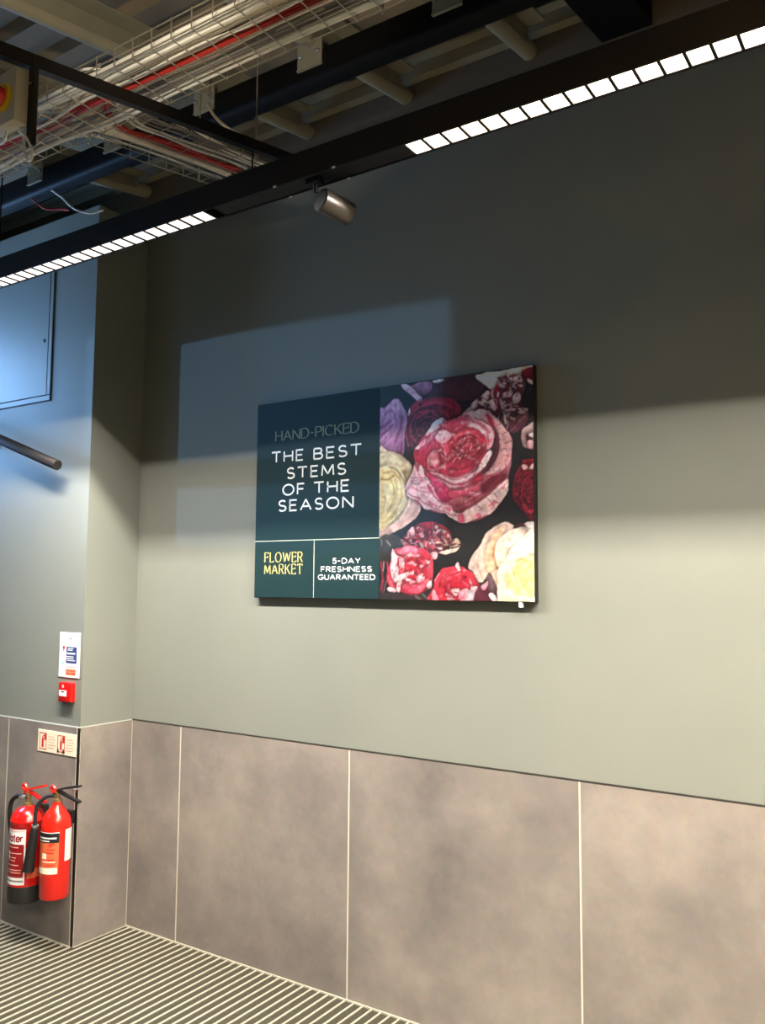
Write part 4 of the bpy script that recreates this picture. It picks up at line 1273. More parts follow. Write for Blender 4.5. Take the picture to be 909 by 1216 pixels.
ART = [
    ('p',(36,26,32),(30,30,28),[(629,1019),(1410,906),(1400,-31),(640,-48)],3.7),
    ('p',(20,30,26),(14,22,20),[(682,878),(782,879),(864,792),(799,775),(683,777)],3.7),
    ('p',(50,30,40),(60,32,45),[(868,879),(1129,883),(1165,825),(1110,781),(958,802),(880,825)],3.7),
    ('p',(150,105,135),(95,60,85),[(831,873),(919,880),(931,847),(892,827),(856,849)],3.7),
    ('p',(225,200,195),(200,170,170),[(939,880),(986,881),(978,870),(943,871)],2.6),
    ('p',(205,170,185),(185,140,160),[(782,879),(815,882),(884,818),(868,799),(844,826)],3.0),
    ('p',(250,236,205),(225,205,205),[(1132,879),(1255,882),(1373,886),(1352,856),(1262,849),(1226,824),(1205,806),(1165,838)],3.7),
    ('p',(120,20,35),(90,14,28),[(1328,869),(1372,876),(1372,825),(1338,829)],3.7),
    ('p',(240,220,215),(220,190,190),[(1348,837),(1369,825),(1368,809),(1352,821)],2.6),
    ('p',(125,26,48),(85,18,38),[(820,773),(864,803),(939,811),(1020,798),(1062,763),(1062,703),(1005,641),(908,591),(841,607),(800,687)],3.7),
    ('p',(60,14,26),(48,10,22),[(848,725),(892,741),(931,723),(928,675),(880,645),(844,676)],3.7),
    ('l',(165,45,72),None,[(840,753),(888,783),(959,789),(1028,760)],8.1),
    ('l',(150,38,64),None,[(828,709),(840,656),(873,611)],8.9),
    ('l',(175,50,78),None,[(860,734),(912,756),(974,753),(1016,718)],7.4),
    ('l',(140,34,60),None,[(868,688),(900,712),(943,708),(970,685)],7.4),
    ('l',(55,12,26),None,[(836,736),(880,770),(943,777)],7.4),
    ('l',(62,14,28),None,[(900,657),(943,667),(990,690),(1028,726)],7.4),
    ('l',(150,42,68),None,[(876,659),(912,670),(947,687)],5.9),
    ('l',(95,28,60),None,[(1031,784),(1050,751),(1043,715)],7.4),
    ('l',(190,80,90),None,[(812,728),(808,676),(820,623)],5.2),
    ('l',(45,10,22),None,[(880,700),(904,719),(927,706)],8.9),
    ('l',(120,60,90),None,[(864,723),(896,737),(927,730)],4.4),
    ('p',(235,210,205),(200,150,160),[(816,759),(828,779),(830,761),(820,748)],2.2),
    ('l',(52,10,24),None,[(1014,655),(998,628),(957,612),(919,608),(874,618),(844,639),(821,669)],8.2),
    ('l',(160,44,70),None,[(1003,659),(989,635),(952,621),(918,617),(879,626),(852,645),(831,672)],4.8),
    ('l',(52,10,24),None,[(822,673),(820,705),(836,734),(851,758),(887,769),(926,768),(965,753)],8.2),
    ('l',(160,44,70),None,[(832,676),(830,704),(845,730),(858,751),(891,761),(925,759),(960,747)],4.8),
    ('l',(52,10,24),None,[(952,749),(976,727),(993,697),(998,666),(970,642),(939,629),(900,631)],8.2),
    ('l',(160,44,70),None,[(948,743),(969,723),(985,697),(989,669),(964,648),(936,636),(902,637)],4.8),
    ('l',(52,10,24),None,[(937,639),(910,639),(881,648),(860,664),(854,685),(845,708),(853,728)],8.2),
    ('l',(160,44,70),None,[(934,645),(910,645),(885,653),(866,667),(861,686),(852,706),(860,724)],4.8),
    ('l',(52,10,24),None,[(870,721),(883,733),(902,739),(925,737),(945,728),(966,713),(969,696)],8.2),
    ('l',(160,44,70),None,[(875,718),(886,729),(903,734),(924,732),(942,724),(961,711),(964,695)],4.8),
    ('l',(52,10,24),None,[(955,697),(960,682),(952,669),(936,661),(920,658),(901,661),(888,670)],8.2),
    ('l',(160,44,70),None,[(951,697),(956,683),(948,672),(934,665),(920,662),(903,665),(891,673)],4.8),
    ('l',(52,10,24),None,[(898,675),(888,682),(887,690),(886,699),(885,708),(894,714),(904,718)],8.2),
    ('l',(160,44,70),None,[(900,677),(891,683),(890,690),(889,698),(889,706),(897,712),(905,715)],4.8),
    ('l',(52,10,24),None,[(913,709),(921,708),(927,704),(933,699),(935,693),(932,687),(930,682)],8.2),
    ('l',(160,44,70),None,[(913,707),(920,706),(925,703),(931,698),(933,693),(930,688),(928,683)],4.8),
    ('l',(52,10,24),None,[(921,690),(918,689),(916,688),(913,689),(911,691),(910,693),(909,695)],8.2),
    ('l',(160,44,70),None,[(920,690),(918,689),(916,689),(913,690),(912,691),(911,693),(910,695)],4.8),
    ('m',(176,52,80),(912,697,45),[(820,773),(939,811),(1062,763),(1005,641),(908,591),(841,607),(800,687)],0.8),
    ('m',(46,8,20),(912,697,60),[(820,773),(939,811),(1062,763),(1005,641),(908,591),(841,607),(800,687)],0.8),
    ('p',(190,145,180),(130,75,115),[(674,782),(704,796),(741,824),(770,824),(791,794),(812,753),(804,677),(788,573),(676,582)],3.7),
    ('l',(120,65,108),None,[(708,767),(733,782),(754,762),(763,716)],7.4),
    ('l',(125,55,105),None,[(688,712),(717,724),(734,736)],11.1),
    ('l',(222,185,210),None,[(688,659),(725,695),(754,748)],5.9),
    ('l',(205,150,180),None,[(697,630),(738,658),(767,698)],5.9),
    ('l',(105,40,85),None,[(688,684),(721,695),(742,718)],9.2),
    ('l',(110,45,85),None,[(759,646),(779,696),(791,748)],9.2),
    ('l',(215,180,205),None,[(741,813),(762,811),(775,781)],8.1),
    ('l',(90,35,70),None,[(780,591),(792,643)],11.1),
    ('p',(120,60,75),(80,36,48),[(1069,722),(1110,765),(1172,807),(1219,811),(1248,854),(1307,859),(1338,829),(1331,788),(1317,751),(1347,709),(1343,668),(1306,633),(1264,640),(1218,670),(1165,719)],3.7),
    ('p',(240,218,218),(200,165,175),[(1226,824),(1237,842),(1255,846),(1258,820),(1244,812)],3.0),
    ('p',(240,218,218),(200,165,175),[(1255,846),(1290,851),(1318,854),(1328,833),(1314,819),(1283,826)],3.0),
    ('p',(240,218,218),(200,165,175),[(1080,734),(1103,752),(1125,753),(1117,734),(1095,723)],3.0),
    ('p',(240,218,218),(200,165,175),[(1110,761),(1132,782),(1147,777),(1136,752),(1121,747)],3.0),
    ('p',(240,218,218),(200,165,175),[(1154,786),(1176,807),(1190,802),(1187,779),(1169,768)],3.0),
    ('p',(240,218,218),(200,165,175),[(1187,769),(1219,775),(1226,745),(1211,727),(1186,739),(1176,754)],3.0),
    ('p',(240,218,218),(200,165,175),[(1233,770),(1254,761),(1265,734),(1254,709),(1243,723)],3.0),
    ('p',(240,218,218),(200,165,175),[(1275,752),(1286,748),(1282,719),(1268,698),(1261,708)],3.0),
    ('p',(240,218,218),(200,165,175),[(1254,791),(1279,804),(1286,784),(1272,772),(1258,777)],3.0),
    ('p',(240,218,218),(200,165,175),[(1289,777),(1310,787),(1320,760),(1303,746),(1286,754)],3.0),
    ('p',(240,218,218),(200,165,175),[(1169,765),(1183,746),(1168,735),(1158,749)],3.0),
    ('p',(240,218,218),(200,165,175),[(1250,713),(1261,702),(1254,686),(1247,697)],3.0),
    ('p',(240,218,218),(200,165,175),[(1230,784),(1244,795),(1251,781),(1240,769)],3.0),
    ('p',(240,218,218),(200,165,175),[(1198,804),(1212,809),(1208,783),(1197,778)],3.0),
    ('p',(240,218,218),(200,165,175),[(1279,827),(1297,828),(1293,809),(1279,807)],3.0),
    ('p',(150,26,46),(100,16,34),[(1205,787),(1216,832),(1226,817),(1247,788),(1226,774)],2.6),
    ('p',(150,26,46),(100,16,34),[(1136,755),(1161,775),(1172,757),(1154,740)],2.6),
    ('p',(150,26,46),(100,16,34),[(1222,765),(1233,724),(1240,701),(1226,719)],2.6),
    ('p',(150,26,46),(100,16,34),[(1265,828),(1283,810),(1268,799),(1258,813)],2.6),
    ('p',(150,26,46),(100,16,34),[(1314,848),(1324,831),(1317,799),(1303,788),(1310,819)],2.6),
    ('p',(150,26,46),(100,16,34),[(1268,760),(1275,746),(1268,714),(1261,734)],2.6),
    ('p',(150,26,46),(100,16,34),[(1293,744),(1317,748),(1323,724),(1299,717)],2.6),
    ('l',(150,105,105),None,[(1313,677),(1337,694),(1344,716)],8.9),
    ('l',(205,150,140),None,[(1317,725),(1334,713),(1344,719)],5.2),
    ('l',(140,100,100),None,[(1278,642),(1295,653)],5.9),
    ('l',(60,22,36),None,[(1271,681),(1296,698),(1310,723)],7.4),
    ('l',(205,175,185),None,[(1264,705),(1268,675),(1261,656)],4.4),
    ('m',(236,214,214),(1247,749,60),[(1069,722),(1110,765),(1172,807),(1219,811),(1248,854),(1307,859),(1338,829),(1331,788),(1317,751),(1347,709),(1337,668),(1288,641),(1218,670),(1165,719)],0.5),
    ('m',(96,18,36),(1247,749,70),[(1069,722),(1110,765),(1172,807),(1219,811),(1248,854),(1307,859),(1338,829),(1331,788),(1317,751),(1347,709),(1337,668),(1288,641),(1218,670),(1165,719)],0.7),
    ('q',(222,196,190),(182,160,155),[(1273,700),(1280,687),(1291,679),(1297,683),(1297,690)],3.0),
    ('q',(104,22,40),(85,18,32),[(1250,698),(1266,685),(1286,677),(1291,681),(1287,687)],3.0),
    ('q',(206,176,180),(168,144,147),[(1251,754),(1260,771),(1262,791),(1255,796),(1248,791)],3.0),
    ('q',(74,22,34),(60,18,27),[(1167,768),(1159,780),(1147,786),(1142,780),(1143,773)],3.0),
    ('q',(222,196,190),(182,160,155),[(1326,726),(1334,717),(1345,713),(1348,716),(1346,720)],3.0),
    ('q',(104,22,40),(85,18,32),[(1178,727),(1164,716),(1153,701),(1156,695),(1163,698)],3.0),
    ('q',(222,196,190),(182,160,155),[(1250,707),(1250,690),(1255,673),(1263,671),(1266,677)],3.0),
    ('q',(132,30,50),(108,24,41),[(1304,713),(1317,706),(1331,704),(1334,707),(1330,711)],3.0),
    ('q',(232,212,212),(190,173,173),[(1162,731),(1141,730),(1122,725),(1121,718),(1129,716)],3.0),
    ('q',(132,30,50),(108,24,41),[(1260,770),(1272,767),(1282,769),(1283,773),(1279,776)],3.0),
    ('q',(232,212,212),(190,173,173),[(1224,764),(1229,778),(1230,794),(1225,798),(1221,793)],3.0),
    ('q',(104,22,40),(85,18,32),[(1166,761),(1154,777),(1137,789),(1131,788),(1134,781)],3.0),
    ('q',(222,196,190),(182,160,155),[(1304,714),(1319,705),(1336,703),(1339,709),(1334,714)],3.0),
    ('q',(74,22,34),(60,18,27),[(1299,747),(1311,735),(1327,729),(1332,734),(1329,741)],3.0),
    ('q',(206,176,180),(168,144,147),[(1142,753),(1125,757),(1109,754),(1107,748),(1114,745)],3.0),
    ('q',(74,22,34),(60,18,27),[(1242,765),(1245,777),(1243,789),(1237,791),(1234,787)],3.0),
    ('q',(222,196,190),(182,160,155),[(1228,708),(1222,698),(1221,687),(1225,685),(1229,687)],3.0),
    ('q',(104,22,40),(85,18,32),[(1160,741),(1142,745),(1124,746),(1122,743),(1127,739)],3.0),
    ('q',(206,176,180),(168,144,147),[(1278,745),(1295,745),(1311,750),(1311,756),(1304,758)],3.0),
    ('q',(132,30,50),(108,24,41),[(1203,715),(1191,716),(1183,711),(1185,704),(1190,702)],3.0),
    ('q',(206,176,180),(168,144,147),[(1298,731),(1309,720),(1323,713),(1328,716),(1325,721)],3.0),
    ('q',(132,30,50),(108,24,41),[(1232,756),(1231,769),(1227,782),(1221,783),(1220,778)],3.0),
    ('q',(206,176,180),(168,144,147),[(1166,733),(1155,739),(1143,739),(1141,734),(1145,729)],3.0),
    ('q',(132,30,50),(108,24,41),[(1168,734),(1151,729),(1136,721),(1137,716),(1144,715)],3.0),
    ('q',(232,212,212),(190,173,173),[(1174,746),(1163,760),(1148,770),(1142,766),(1144,759)],3.0),
    ('q',(132,30,50),(108,24,41),[(1177,727),(1159,729),(1142,727),(1140,722),(1147,719)],3.0),
    ('q',(222,196,190),(182,160,155),[(1177,763),(1161,771),(1144,771),(1142,764),(1148,758)],3.0),
    ('q',(74,22,34),(60,18,27),[(1243,758),(1254,761),(1260,768),(1257,773),(1251,774)],3.0),
    ('q',(206,176,180),(168,144,147),[(1278,738),(1292,734),(1307,734),(1309,737),(1304,740)],3.0),
    ('q',(104,22,40),(85,18,32),[(1283,740),(1291,732),(1301,728),(1304,730),(1302,734)],3.0),
    ('q',(222,196,190),(182,160,155),[(1189,758),(1176,772),(1159,780),(1154,777),(1157,770)],3.0),
    ('q',(74,22,34),(60,18,27),[(1173,737),(1161,739),(1149,737),(1149,734),(1153,731)],3.0),
    ('q',(206,176,180),(168,144,147),[(1272,726),(1284,719),(1296,718),(1299,724),(1295,729)],3.0),
    ('q',(74,22,34),(60,18,27),[(1188,723),(1178,730),(1168,731),(1166,726),(1169,722)],3.0),
    ('q',(222,196,190),(182,160,155),[(1194,731),(1179,732),(1166,727),(1167,721),(1173,718)],3.0),
    ('q',(132,30,50),(108,24,41),[(1253,744),(1268,750),(1279,759),(1278,764),(1272,764)],3.0),
    ('q',(206,176,180),(168,144,147),[(1194,725),(1183,729),(1173,730),(1171,726),(1174,723)],3.0),
    ('q',(132,30,50),(108,24,41),[(1221,747),(1220,760),(1214,772),(1209,773),(1207,768)],3.0),
    ('q',(222,196,190),(182,160,155),[(1191,736),(1181,741),(1170,743),(1168,739),(1171,735)],3.0),
    ('q',(104,22,40),(85,18,32),[(1199,753),(1185,758),(1173,756),(1172,749),(1178,745)],3.0),
    ('q',(206,176,180),(168,144,147),[(1249,745),(1263,741),(1277,741),(1279,745),(1274,748)],3.0),
    ('q',(74,22,34),(60,18,27),[(1193,741),(1183,743),(1173,741),(1173,736),(1177,734)],3.0),
    ('q',(206,176,180),(168,144,147),[(1250,728),(1261,720),(1274,718),(1277,724),(1273,728)],3.0),
    ('q',(104,22,40),(85,18,32),[(1249,736),(1260,730),(1273,727),(1276,730),(1272,733)],3.0),
    ('q',(232,212,212),(190,173,173),[(1243,737),(1253,738),(1262,742),(1262,745),(1258,746)],3.0),
    ('q',(74,22,34),(60,18,27),[(1237,732),(1242,726),(1249,722),(1252,723),(1251,727)],3.0),
    ('q',(232,206,196),(190,168,160),[(1309,832),(1317,825),(1325,821),(1328,824),(1326,827)],3.0),
    ('q',(110,30,40),(90,24,32),[(1290,834),(1293,846),(1292,860),(1288,863),(1286,858)],3.0),
    ('q',(246,228,214),(201,186,175),[(1272,844),(1273,854),(1270,863),(1266,864),(1264,861)],3.0),
    ('q',(110,30,40),(90,24,32),[(1246,836),(1241,847),(1233,855),(1227,854),(1227,849)],3.0),
    ('q',(246,228,214),(201,186,175),[(1282,817),(1273,808),(1268,797),(1272,792),(1277,794)],3.0),
    ('q',(110,30,40),(90,24,32),[(1274,813),(1267,806),(1265,797),(1271,794),(1276,796)],3.0),
    ('q',(232,206,196),(190,168,160),[(1303,829),(1315,827),(1326,830),(1326,836),(1321,839)],3.0),
    ('q',(110,30,40),(90,24,32),[(1256,834),(1247,842),(1236,846),(1233,842),(1235,838)],3.0),
    ('q',(246,228,214),(201,186,175),[(1305,815),(1313,807),(1323,804),(1326,809),(1324,814)],3.0),
    ('q',(110,30,40),(90,24,32),[(1252,828),(1246,836),(1239,840),(1235,837),(1236,832)],3.0),
    ('q',(246,228,214),(201,186,175),[(1290,812),(1293,805),(1299,799),(1302,800),(1302,804)],3.0),
    ('q',(140,26,40),(114,21,32),[(1271,839),(1265,846),(1257,850),(1254,846),(1255,842)],3.0),
    ('q',(232,206,196),(190,168,160),[(1287,833),(1299,835),(1309,841),(1308,846),(1303,847)],3.0),
    ('q',(110,30,40),(90,24,32),[(1260,824),(1255,831),(1247,834),(1244,830),(1245,826)],3.0),
    ('q',(232,206,196),(190,168,160),[(1294,830),(1302,827),(1311,827),(1312,830),(1309,832)],3.0),
    ('q',(110,30,40),(90,24,32),[(1279,833),(1276,843),(1268,850),(1263,848),(1262,843)],3.0),
    ('q',(232,206,196),(190,168,160),[(1266,825),(1258,832),(1248,835),(1246,831),(1248,827)],3.0),
    ('q',(140,26,40),(114,21,32),[(1271,818),(1264,819),(1258,817),(1258,813),(1261,811)],3.0),
    ('q',(232,206,196),(190,168,160),[(1277,820),(1283,812),(1291,806),(1294,807),(1293,811)],3.0),
    ('q',(110,30,40),(90,24,32),[(1275,825),(1276,816),(1280,808),(1284,808),(1285,811)],3.0),
    ('q',(246,228,214),(201,186,175),[(1287,820),(1295,819),(1303,820),(1303,823),(1300,824)],3.0),
    ('q',(110,30,40),(90,24,32),[(1280,827),(1279,820),(1281,813),(1285,812),(1286,814)],3.0),
    ('p',(225,190,190),(150,110,115),[(1323,638),(1347,658),(1377,664),(1376,575),(1343,572),(1322,596)],3.7),
    ('p',(90,26,40),(60,18,28),[(1340,623),(1360,628),(1363,596),(1343,591)],3.0),
    ('p',(245,225,225),(220,190,190),[(1353,628),(1370,630),(1370,611),(1357,615)],2.6),
    ('p',(230,180,185),(190,130,140),[(1346,597),(1367,595),(1363,570),(1349,574)],2.6),
    ('p',(130,24,40),(88,18,32),[(1329,519),(1369,525),(1376,525),(1374,287),(1347,309),(1310,349),(1283,398),(1290,455),(1308,498)],3.7),
    ('p',(150,30,40),(120,22,34),[(1322,526),(1349,527),(1369,529),(1369,506),(1335,506)],3.7),
    ('p',(245,215,205),(220,170,165),[(1322,507),(1335,509),(1349,495),(1328,493)],2.2),
    ('p',(245,215,205),(220,170,165),[(1352,495),(1369,510),(1369,491)],2.2),
    ('l',(170,42,62),None,[(1300,406),(1327,364),(1357,318)],8.1),
    ('l',(60,14,24),None,[(1297,438),(1317,390),(1351,347)],8.9),
    ('l',(175,55,75),None,[(1314,453),(1324,414),(1355,375)],5.9),
    ('l',(70,18,28),None,[(1328,478),(1318,437),(1338,395)],11.1),
    ('l',(165,110,120),None,[(1348,419),(1365,428)],5.9),
    ('l',(180,60,80),None,[(1334,357),(1361,325)],5.9),
    ('l',(120,70,80),None,[(1351,388),(1365,403)],7.4),
    ('l',(58,12,22),None,[(1394,387),(1389,353),(1370,330),(1352,321),(1331,330),(1318,353),(1310,388)],8.2),
    ('l',(176,46,66),None,[(1390,389),(1385,358),(1368,338),(1352,330),(1333,338),(1322,359),(1314,390)],4.8),
    ('l',(58,12,22),None,[(1318,369),(1316,390),(1318,412),(1317,434),(1325,453),(1337,465),(1348,471)],8.2),
    ('l',(176,46,66),None,[(1322,373),(1319,391),(1322,411),(1321,431),(1328,447),(1339,458),(1348,464)],4.8),
    ('l',(58,12,22),None,[(1360,454),(1367,445),(1375,430),(1381,412),(1378,393),(1374,375),(1369,361)],8.2),
    ('l',(176,46,66),None,[(1359,448),(1366,440),(1372,427),(1378,411),(1375,394),(1371,378),(1367,365)],4.8),
    ('l',(58,12,22),None,[(1360,370),(1354,366),(1347,367),(1341,372),(1337,380),(1332,391),(1330,403)],8.2),
    ('l',(176,46,66),None,[(1359,373),(1353,370),(1348,371),(1342,375),(1339,382),(1334,392),(1333,403)],4.8),
    ('l',(58,12,22),None,[(1341,412),(1343,420),(1348,425),(1353,426),(1358,421),(1363,413),(1363,403)],8.2),
    ('l',(176,46,66),None,[(1342,411),(1344,418),(1348,423),(1353,423),(1358,419),(1362,412),(1362,403)],4.8),
    ('l',(58,12,22),None,[(1355,406),(1356,403),(1355,400),(1354,397),(1352,396),(1350,396),(1349,398)],8.2),
    ('l',(176,46,66),None,[(1354,406),(1355,403),(1355,400),(1353,398),(1352,397),(1350,397),(1349,398)],4.8),
    ('m',(70,12,26),(1351,403,55),[(1329,519),(1376,525),(1374,293),(1310,349),(1283,398),(1290,455)],0.7),
    ('p',(232,214,182),(214,196,158),[(676,610),(726,610),(768,599),(813,568),(841,542),(837,511),(825,484),(817,440),(837,421),(869,399),(881,371),(870,338),(834,312),(794,289),(741,270),(679,251)],3.7),
    ('p',(236,196,190),(222,180,172),[(837,414),(869,396),(881,368),(866,335),(802,296),(737,270),(679,254),(679,286),(761,314),(810,368)],3.7),
    ('p',(214,202,178),(190,172,140),[(676,600),(743,598),(800,565),(833,532),(821,491),(797,500),(768,536),(727,553),(676,553)],3.7),
    ('p',(240,222,170),(230,206,146),[(677,529),(735,539),(785,500),(809,440),(793,375),(745,322),(679,296)],3.7),
    ('l',(120,96,58),None,[(689,496),(723,494),(752,506)],8.1),
    ('l',(150,122,80),None,[(797,520),(813,478),(817,450)],11.1),
    ('l',(250,240,206),None,[(743,521),(768,494),(781,445),(765,390),(728,343)],8.9),
    ('l',(250,238,208),None,[(685,542),(735,549),(776,532),(801,492)],7.4),
    ('l',(206,178,116),None,[(793,451),(781,390),(736,336),(695,310)],5.2),
    ('l',(252,244,218),None,[(813,423),(801,382),(769,342),(720,306)],5.9),
    ('l',(252,240,222),None,[(830,408),(818,367),(786,327),(745,301)],7.4),
    ('l',(248,232,184),None,[(710,481),(732,434),(720,379)],7.4),
    ('l',(208,180,120),None,[(694,457),(711,414),(699,366)],4.8),
    ('l',(196,168,110),None,[(756,488),(764,439),(748,384)],4.4),
    ('l',(180,140,100),None,[(698,422),(707,418)],7.4),
    ('p',(214,132,146),(186,92,108),[(817,429),(821,484),(853,544),(853,599),(880,638),(912,677),(974,725),(1005,709),(1069,725),(1110,738),(1172,734),(1243,668),(1281,616),(1281,551),(1266,456),(1252,399),(1192,331),(1094,303),(997,336),(901,364),(842,407)],3.3),
    ('p',(226,176,180),(216,150,152),[(1069,722),(1110,738),(1172,734),(1211,704),(1243,668),(1274,629),(1284,590),(1274,536),(1246,496),(1200,467),(1167,456),(1146,490),(1200,532),(1225,588),(1215,648),(1175,691),(1117,707)],3.7),
    ('p',(66,26,34),(54,22,28),[(1193,620),(1222,641),(1232,594),(1218,540),(1175,491),(1139,477),(1131,497),(1175,540)],3.7),
    ('p',(178,40,64),(150,34,54),[(1176,717),(1197,702),(1211,671),(1211,629),(1197,623),(1193,666)],3.7),
    ('p',(214,66,92),(186,48,76),[(872,629),(920,669),(978,698),(1035,716),(1095,703),(1150,671),(1179,625),(1175,570),(1142,523),(1076,488),(997,480),(928,501),(889,545),(861,585)],3.7),
    ('p',(238,178,188),(226,160,172),[(1076,718),(1139,698),(1190,673),(1207,639),(1197,594),(1179,582),(1172,629),(1135,665),(1091,680)],3.7),
    ('p',(222,84,112),(196,56,86),[(974,667),(1028,710),(1076,718),(1088,683),(1039,665),(1009,637)],3.7),
    ('p',(246,220,222),(232,196,202),[(904,664),(939,705),(974,725),(982,714),(970,685),(939,660),(916,649)],3.7),
    ('p',(206,62,94),(176,40,70),[(849,603),(872,632),(900,657),(928,662),(943,612),(916,550),(881,539),(853,565)],3.7),
    ('p',(244,206,212),(230,180,190),[(853,610),(876,628),(904,647),(896,627),(869,608)],2.6),
    ('p',(240,186,194),(220,140,156),[(947,646),(982,673),(1020,653),(1009,630),(974,623)],3.0),
    ('p',(226,136,150),(206,100,120),[(916,577),(947,598),(963,563),(963,509),(928,501),(912,536)],3.7),
    ('p',(208,60,84),(150,24,46),[(1020,626),(1054,656),(1110,661),(1157,640),(1171,603),(1135,570),(1080,547),(1035,544),(1012,583)],3.7),
    ('l',(238,130,146),None,[(1039,638),(1065,652),(1102,652),(1139,635)],5.9),
    ('l',(245,160,170),None,[(1050,610),(1073,631),(1110,635),(1139,615)],5.2),
    ('l',(130,16,36),None,[(1035,618),(1061,636),(1095,643)],5.9),
    ('l',(240,140,150),None,[(1054,569),(1073,595),(1106,612),(1132,600)],5.9),
    ('l',(130,16,36),None,[(1046,590),(1073,608),(1110,621)],5.9),
    ('l',(246,172,176),None,[(1031,544),(1046,560),(1069,562)],5.9),
    ('l',(246,172,176),None,[(1058,552),(1069,575)],4.4),
    ('l',(246,172,176),None,[(1080,557),(1091,580)],4.4),
    ('l',(150,20,42),None,[(990,548),(1009,580),(1028,612)],7.4),
    ('l',(245,165,175),None,[(982,609),(993,568),(990,521)],5.2),
    ('l',(150,24,46),None,[(963,621),(974,576),(970,515)],7.4),
    ('l',(238,120,138),None,[(1095,553),(1124,570),(1150,595)],6.7),
    ('l',(140,18,40),None,[(1117,631),(1132,609),(1113,585)],5.9),
    ('l',(250,190,192),None,[(1099,629),(1113,608),(1106,585)],4.4),
    ('l',(150,24,44),None,[(1016,519),(1065,515),(1117,538),(1161,574)],9.6),
    ('l',(190,44,70),None,[(1024,498),(1072,502),(1117,522)],11.1),
    ('l',(226,110,130),None,[(1009,640),(997,614),(1009,587)],5.2),
    ('l',(180,34,60),None,[(1132,656),(1157,627),(1164,593)],7.4),
    ('q',(226,100,120),(185,82,98),[(1104,565),(1094,561),(1087,554),(1089,550),(1094,550)],3.0),
    ('q',(150,20,44),(122,16,36),[(1100,644),(1112,638),(1124,636),(1127,639),(1123,642)],3.0),
    ('q',(240,150,160),(196,122,131),[(1099,565),(1087,568),(1074,567),(1072,564),(1077,561)],3.0),
    ('q',(120,14,34),(98,11,27),[(1083,552),(1069,562),(1053,570),(1049,569),(1053,564)],3.0),
    ('q',(246,178,180),(201,145,147),[(1072,569),(1060,576),(1048,577),(1045,572),(1049,567)],3.0),
    ('q',(150,20,44),(122,16,36),[(1109,642),(1117,632),(1128,626),(1133,629),(1131,634)],3.0),
    ('q',(240,150,160),(196,122,131),[(1048,580),(1039,589),(1027,595),(1023,592),(1025,586)],3.0),
    ('q',(150,20,44),(122,16,36),[(1145,590),(1139,578),(1138,564),(1143,561),(1147,565)],3.0),
    ('q',(226,100,120),(185,82,98),[(1136,611),(1142,598),(1152,587),(1156,587),(1155,592)],3.0),
    ('q',(120,14,34),(98,11,27),[(1046,584),(1039,594),(1028,601),(1023,598),(1024,593)],3.0),
    ('q',(226,100,120),(185,82,98),[(1108,570),(1098,565),(1090,557),(1091,553),(1095,554)],3.0),
    ('q',(176,30,58),(144,24,47),[(1147,604),(1141,595),(1139,585),(1143,582),(1147,584)],3.0),
    ('q',(246,178,180),(201,145,147),[(1143,606),(1138,595),(1138,584),(1144,581),(1148,585)],3.0),
    ('q',(120,14,34),(98,11,27),[(1059,636),(1071,637),(1082,641),(1082,645),(1077,646)],3.0),
    ('q',(226,100,120),(185,82,98),[(1131,613),(1137,604),(1146,598),(1150,601),(1150,605)],3.0),
    ('q',(150,20,44),(122,16,36),[(1133,612),(1141,599),(1151,587),(1155,586),(1154,591)],3.0),
    ('q',(240,150,160),(196,122,131),[(1130,596),(1130,587),(1135,579),(1139,578),(1141,582)],3.0),
    ('q',(150,20,44),(122,16,36),[(1090,571),(1074,575),(1057,574),(1054,570),(1060,566)],3.0),
    ('q',(226,100,120),(185,82,98),[(1057,595),(1049,604),(1039,611),(1035,610),(1037,606)],3.0),
    ('q',(150,20,44),(122,16,36),[(1103,627),(1113,623),(1124,621),(1126,624),(1122,627)],3.0),
    ('q',(246,178,180),(201,145,147),[(1058,581),(1057,591),(1052,601),(1048,601),(1048,598)],3.0),
    ('q',(150,20,44),(122,16,36),[(1058,576),(1054,588),(1046,600),(1041,600),(1041,595)],3.0),
    ('q',(226,100,120),(185,82,98),[(1050,584),(1050,593),(1048,602),(1044,603),(1042,600)],3.0),
    ('q',(176,30,58),(144,24,47),[(1090,633),(1103,628),(1116,627),(1119,630),(1114,634)],3.0),
    ('q',(240,150,160),(196,122,131),[(1079,575),(1074,583),(1065,590),(1061,588),(1062,584)],3.0),
    ('q',(150,20,44),(122,16,36),[(1136,605),(1130,595),(1127,584),(1129,581),(1132,584)],3.0),
    ('q',(240,150,160),(196,122,131),[(1071,619),(1080,624),(1086,632),(1083,636),(1079,635)],3.0),
    ('q',(150,20,44),(122,16,36),[(1104,618),(1115,610),(1127,605),(1131,608),(1128,613)],3.0),
    ('q',(226,100,120),(185,82,98),[(1057,603),(1061,611),(1061,620),(1056,622),(1052,620)],3.0),
    ('q',(176,30,58),(144,24,47),[(1112,617),(1113,609),(1118,603),(1122,603),(1123,606)],3.0),
    ('q',(226,100,120),(185,82,98),[(1066,607),(1073,614),(1078,623),(1077,625),(1074,624)],3.0),
    ('q',(150,20,44),(122,16,36),[(1088,619),(1100,615),(1112,614),(1115,616),(1111,619)],3.0),
    ('q',(226,100,120),(185,82,98),[(1082,610),(1094,614),(1103,621),(1102,625),(1097,625)],3.0),
    ('q',(150,20,44),(122,16,36),[(1074,598),(1078,605),(1078,611),(1073,613),(1070,611)],3.0),
    ('q',(238,176,186),(195,144,152),[(918,543),(924,553),(923,564),(916,567),(910,563)],3.0),
    ('q',(160,34,60),(131,27,49),[(947,517),(941,530),(928,537),(921,532),(921,525)],3.0),
    ('q',(224,130,150),(183,106,122),[(996,542),(977,536),(962,525),(964,518),(973,517)],3.0),
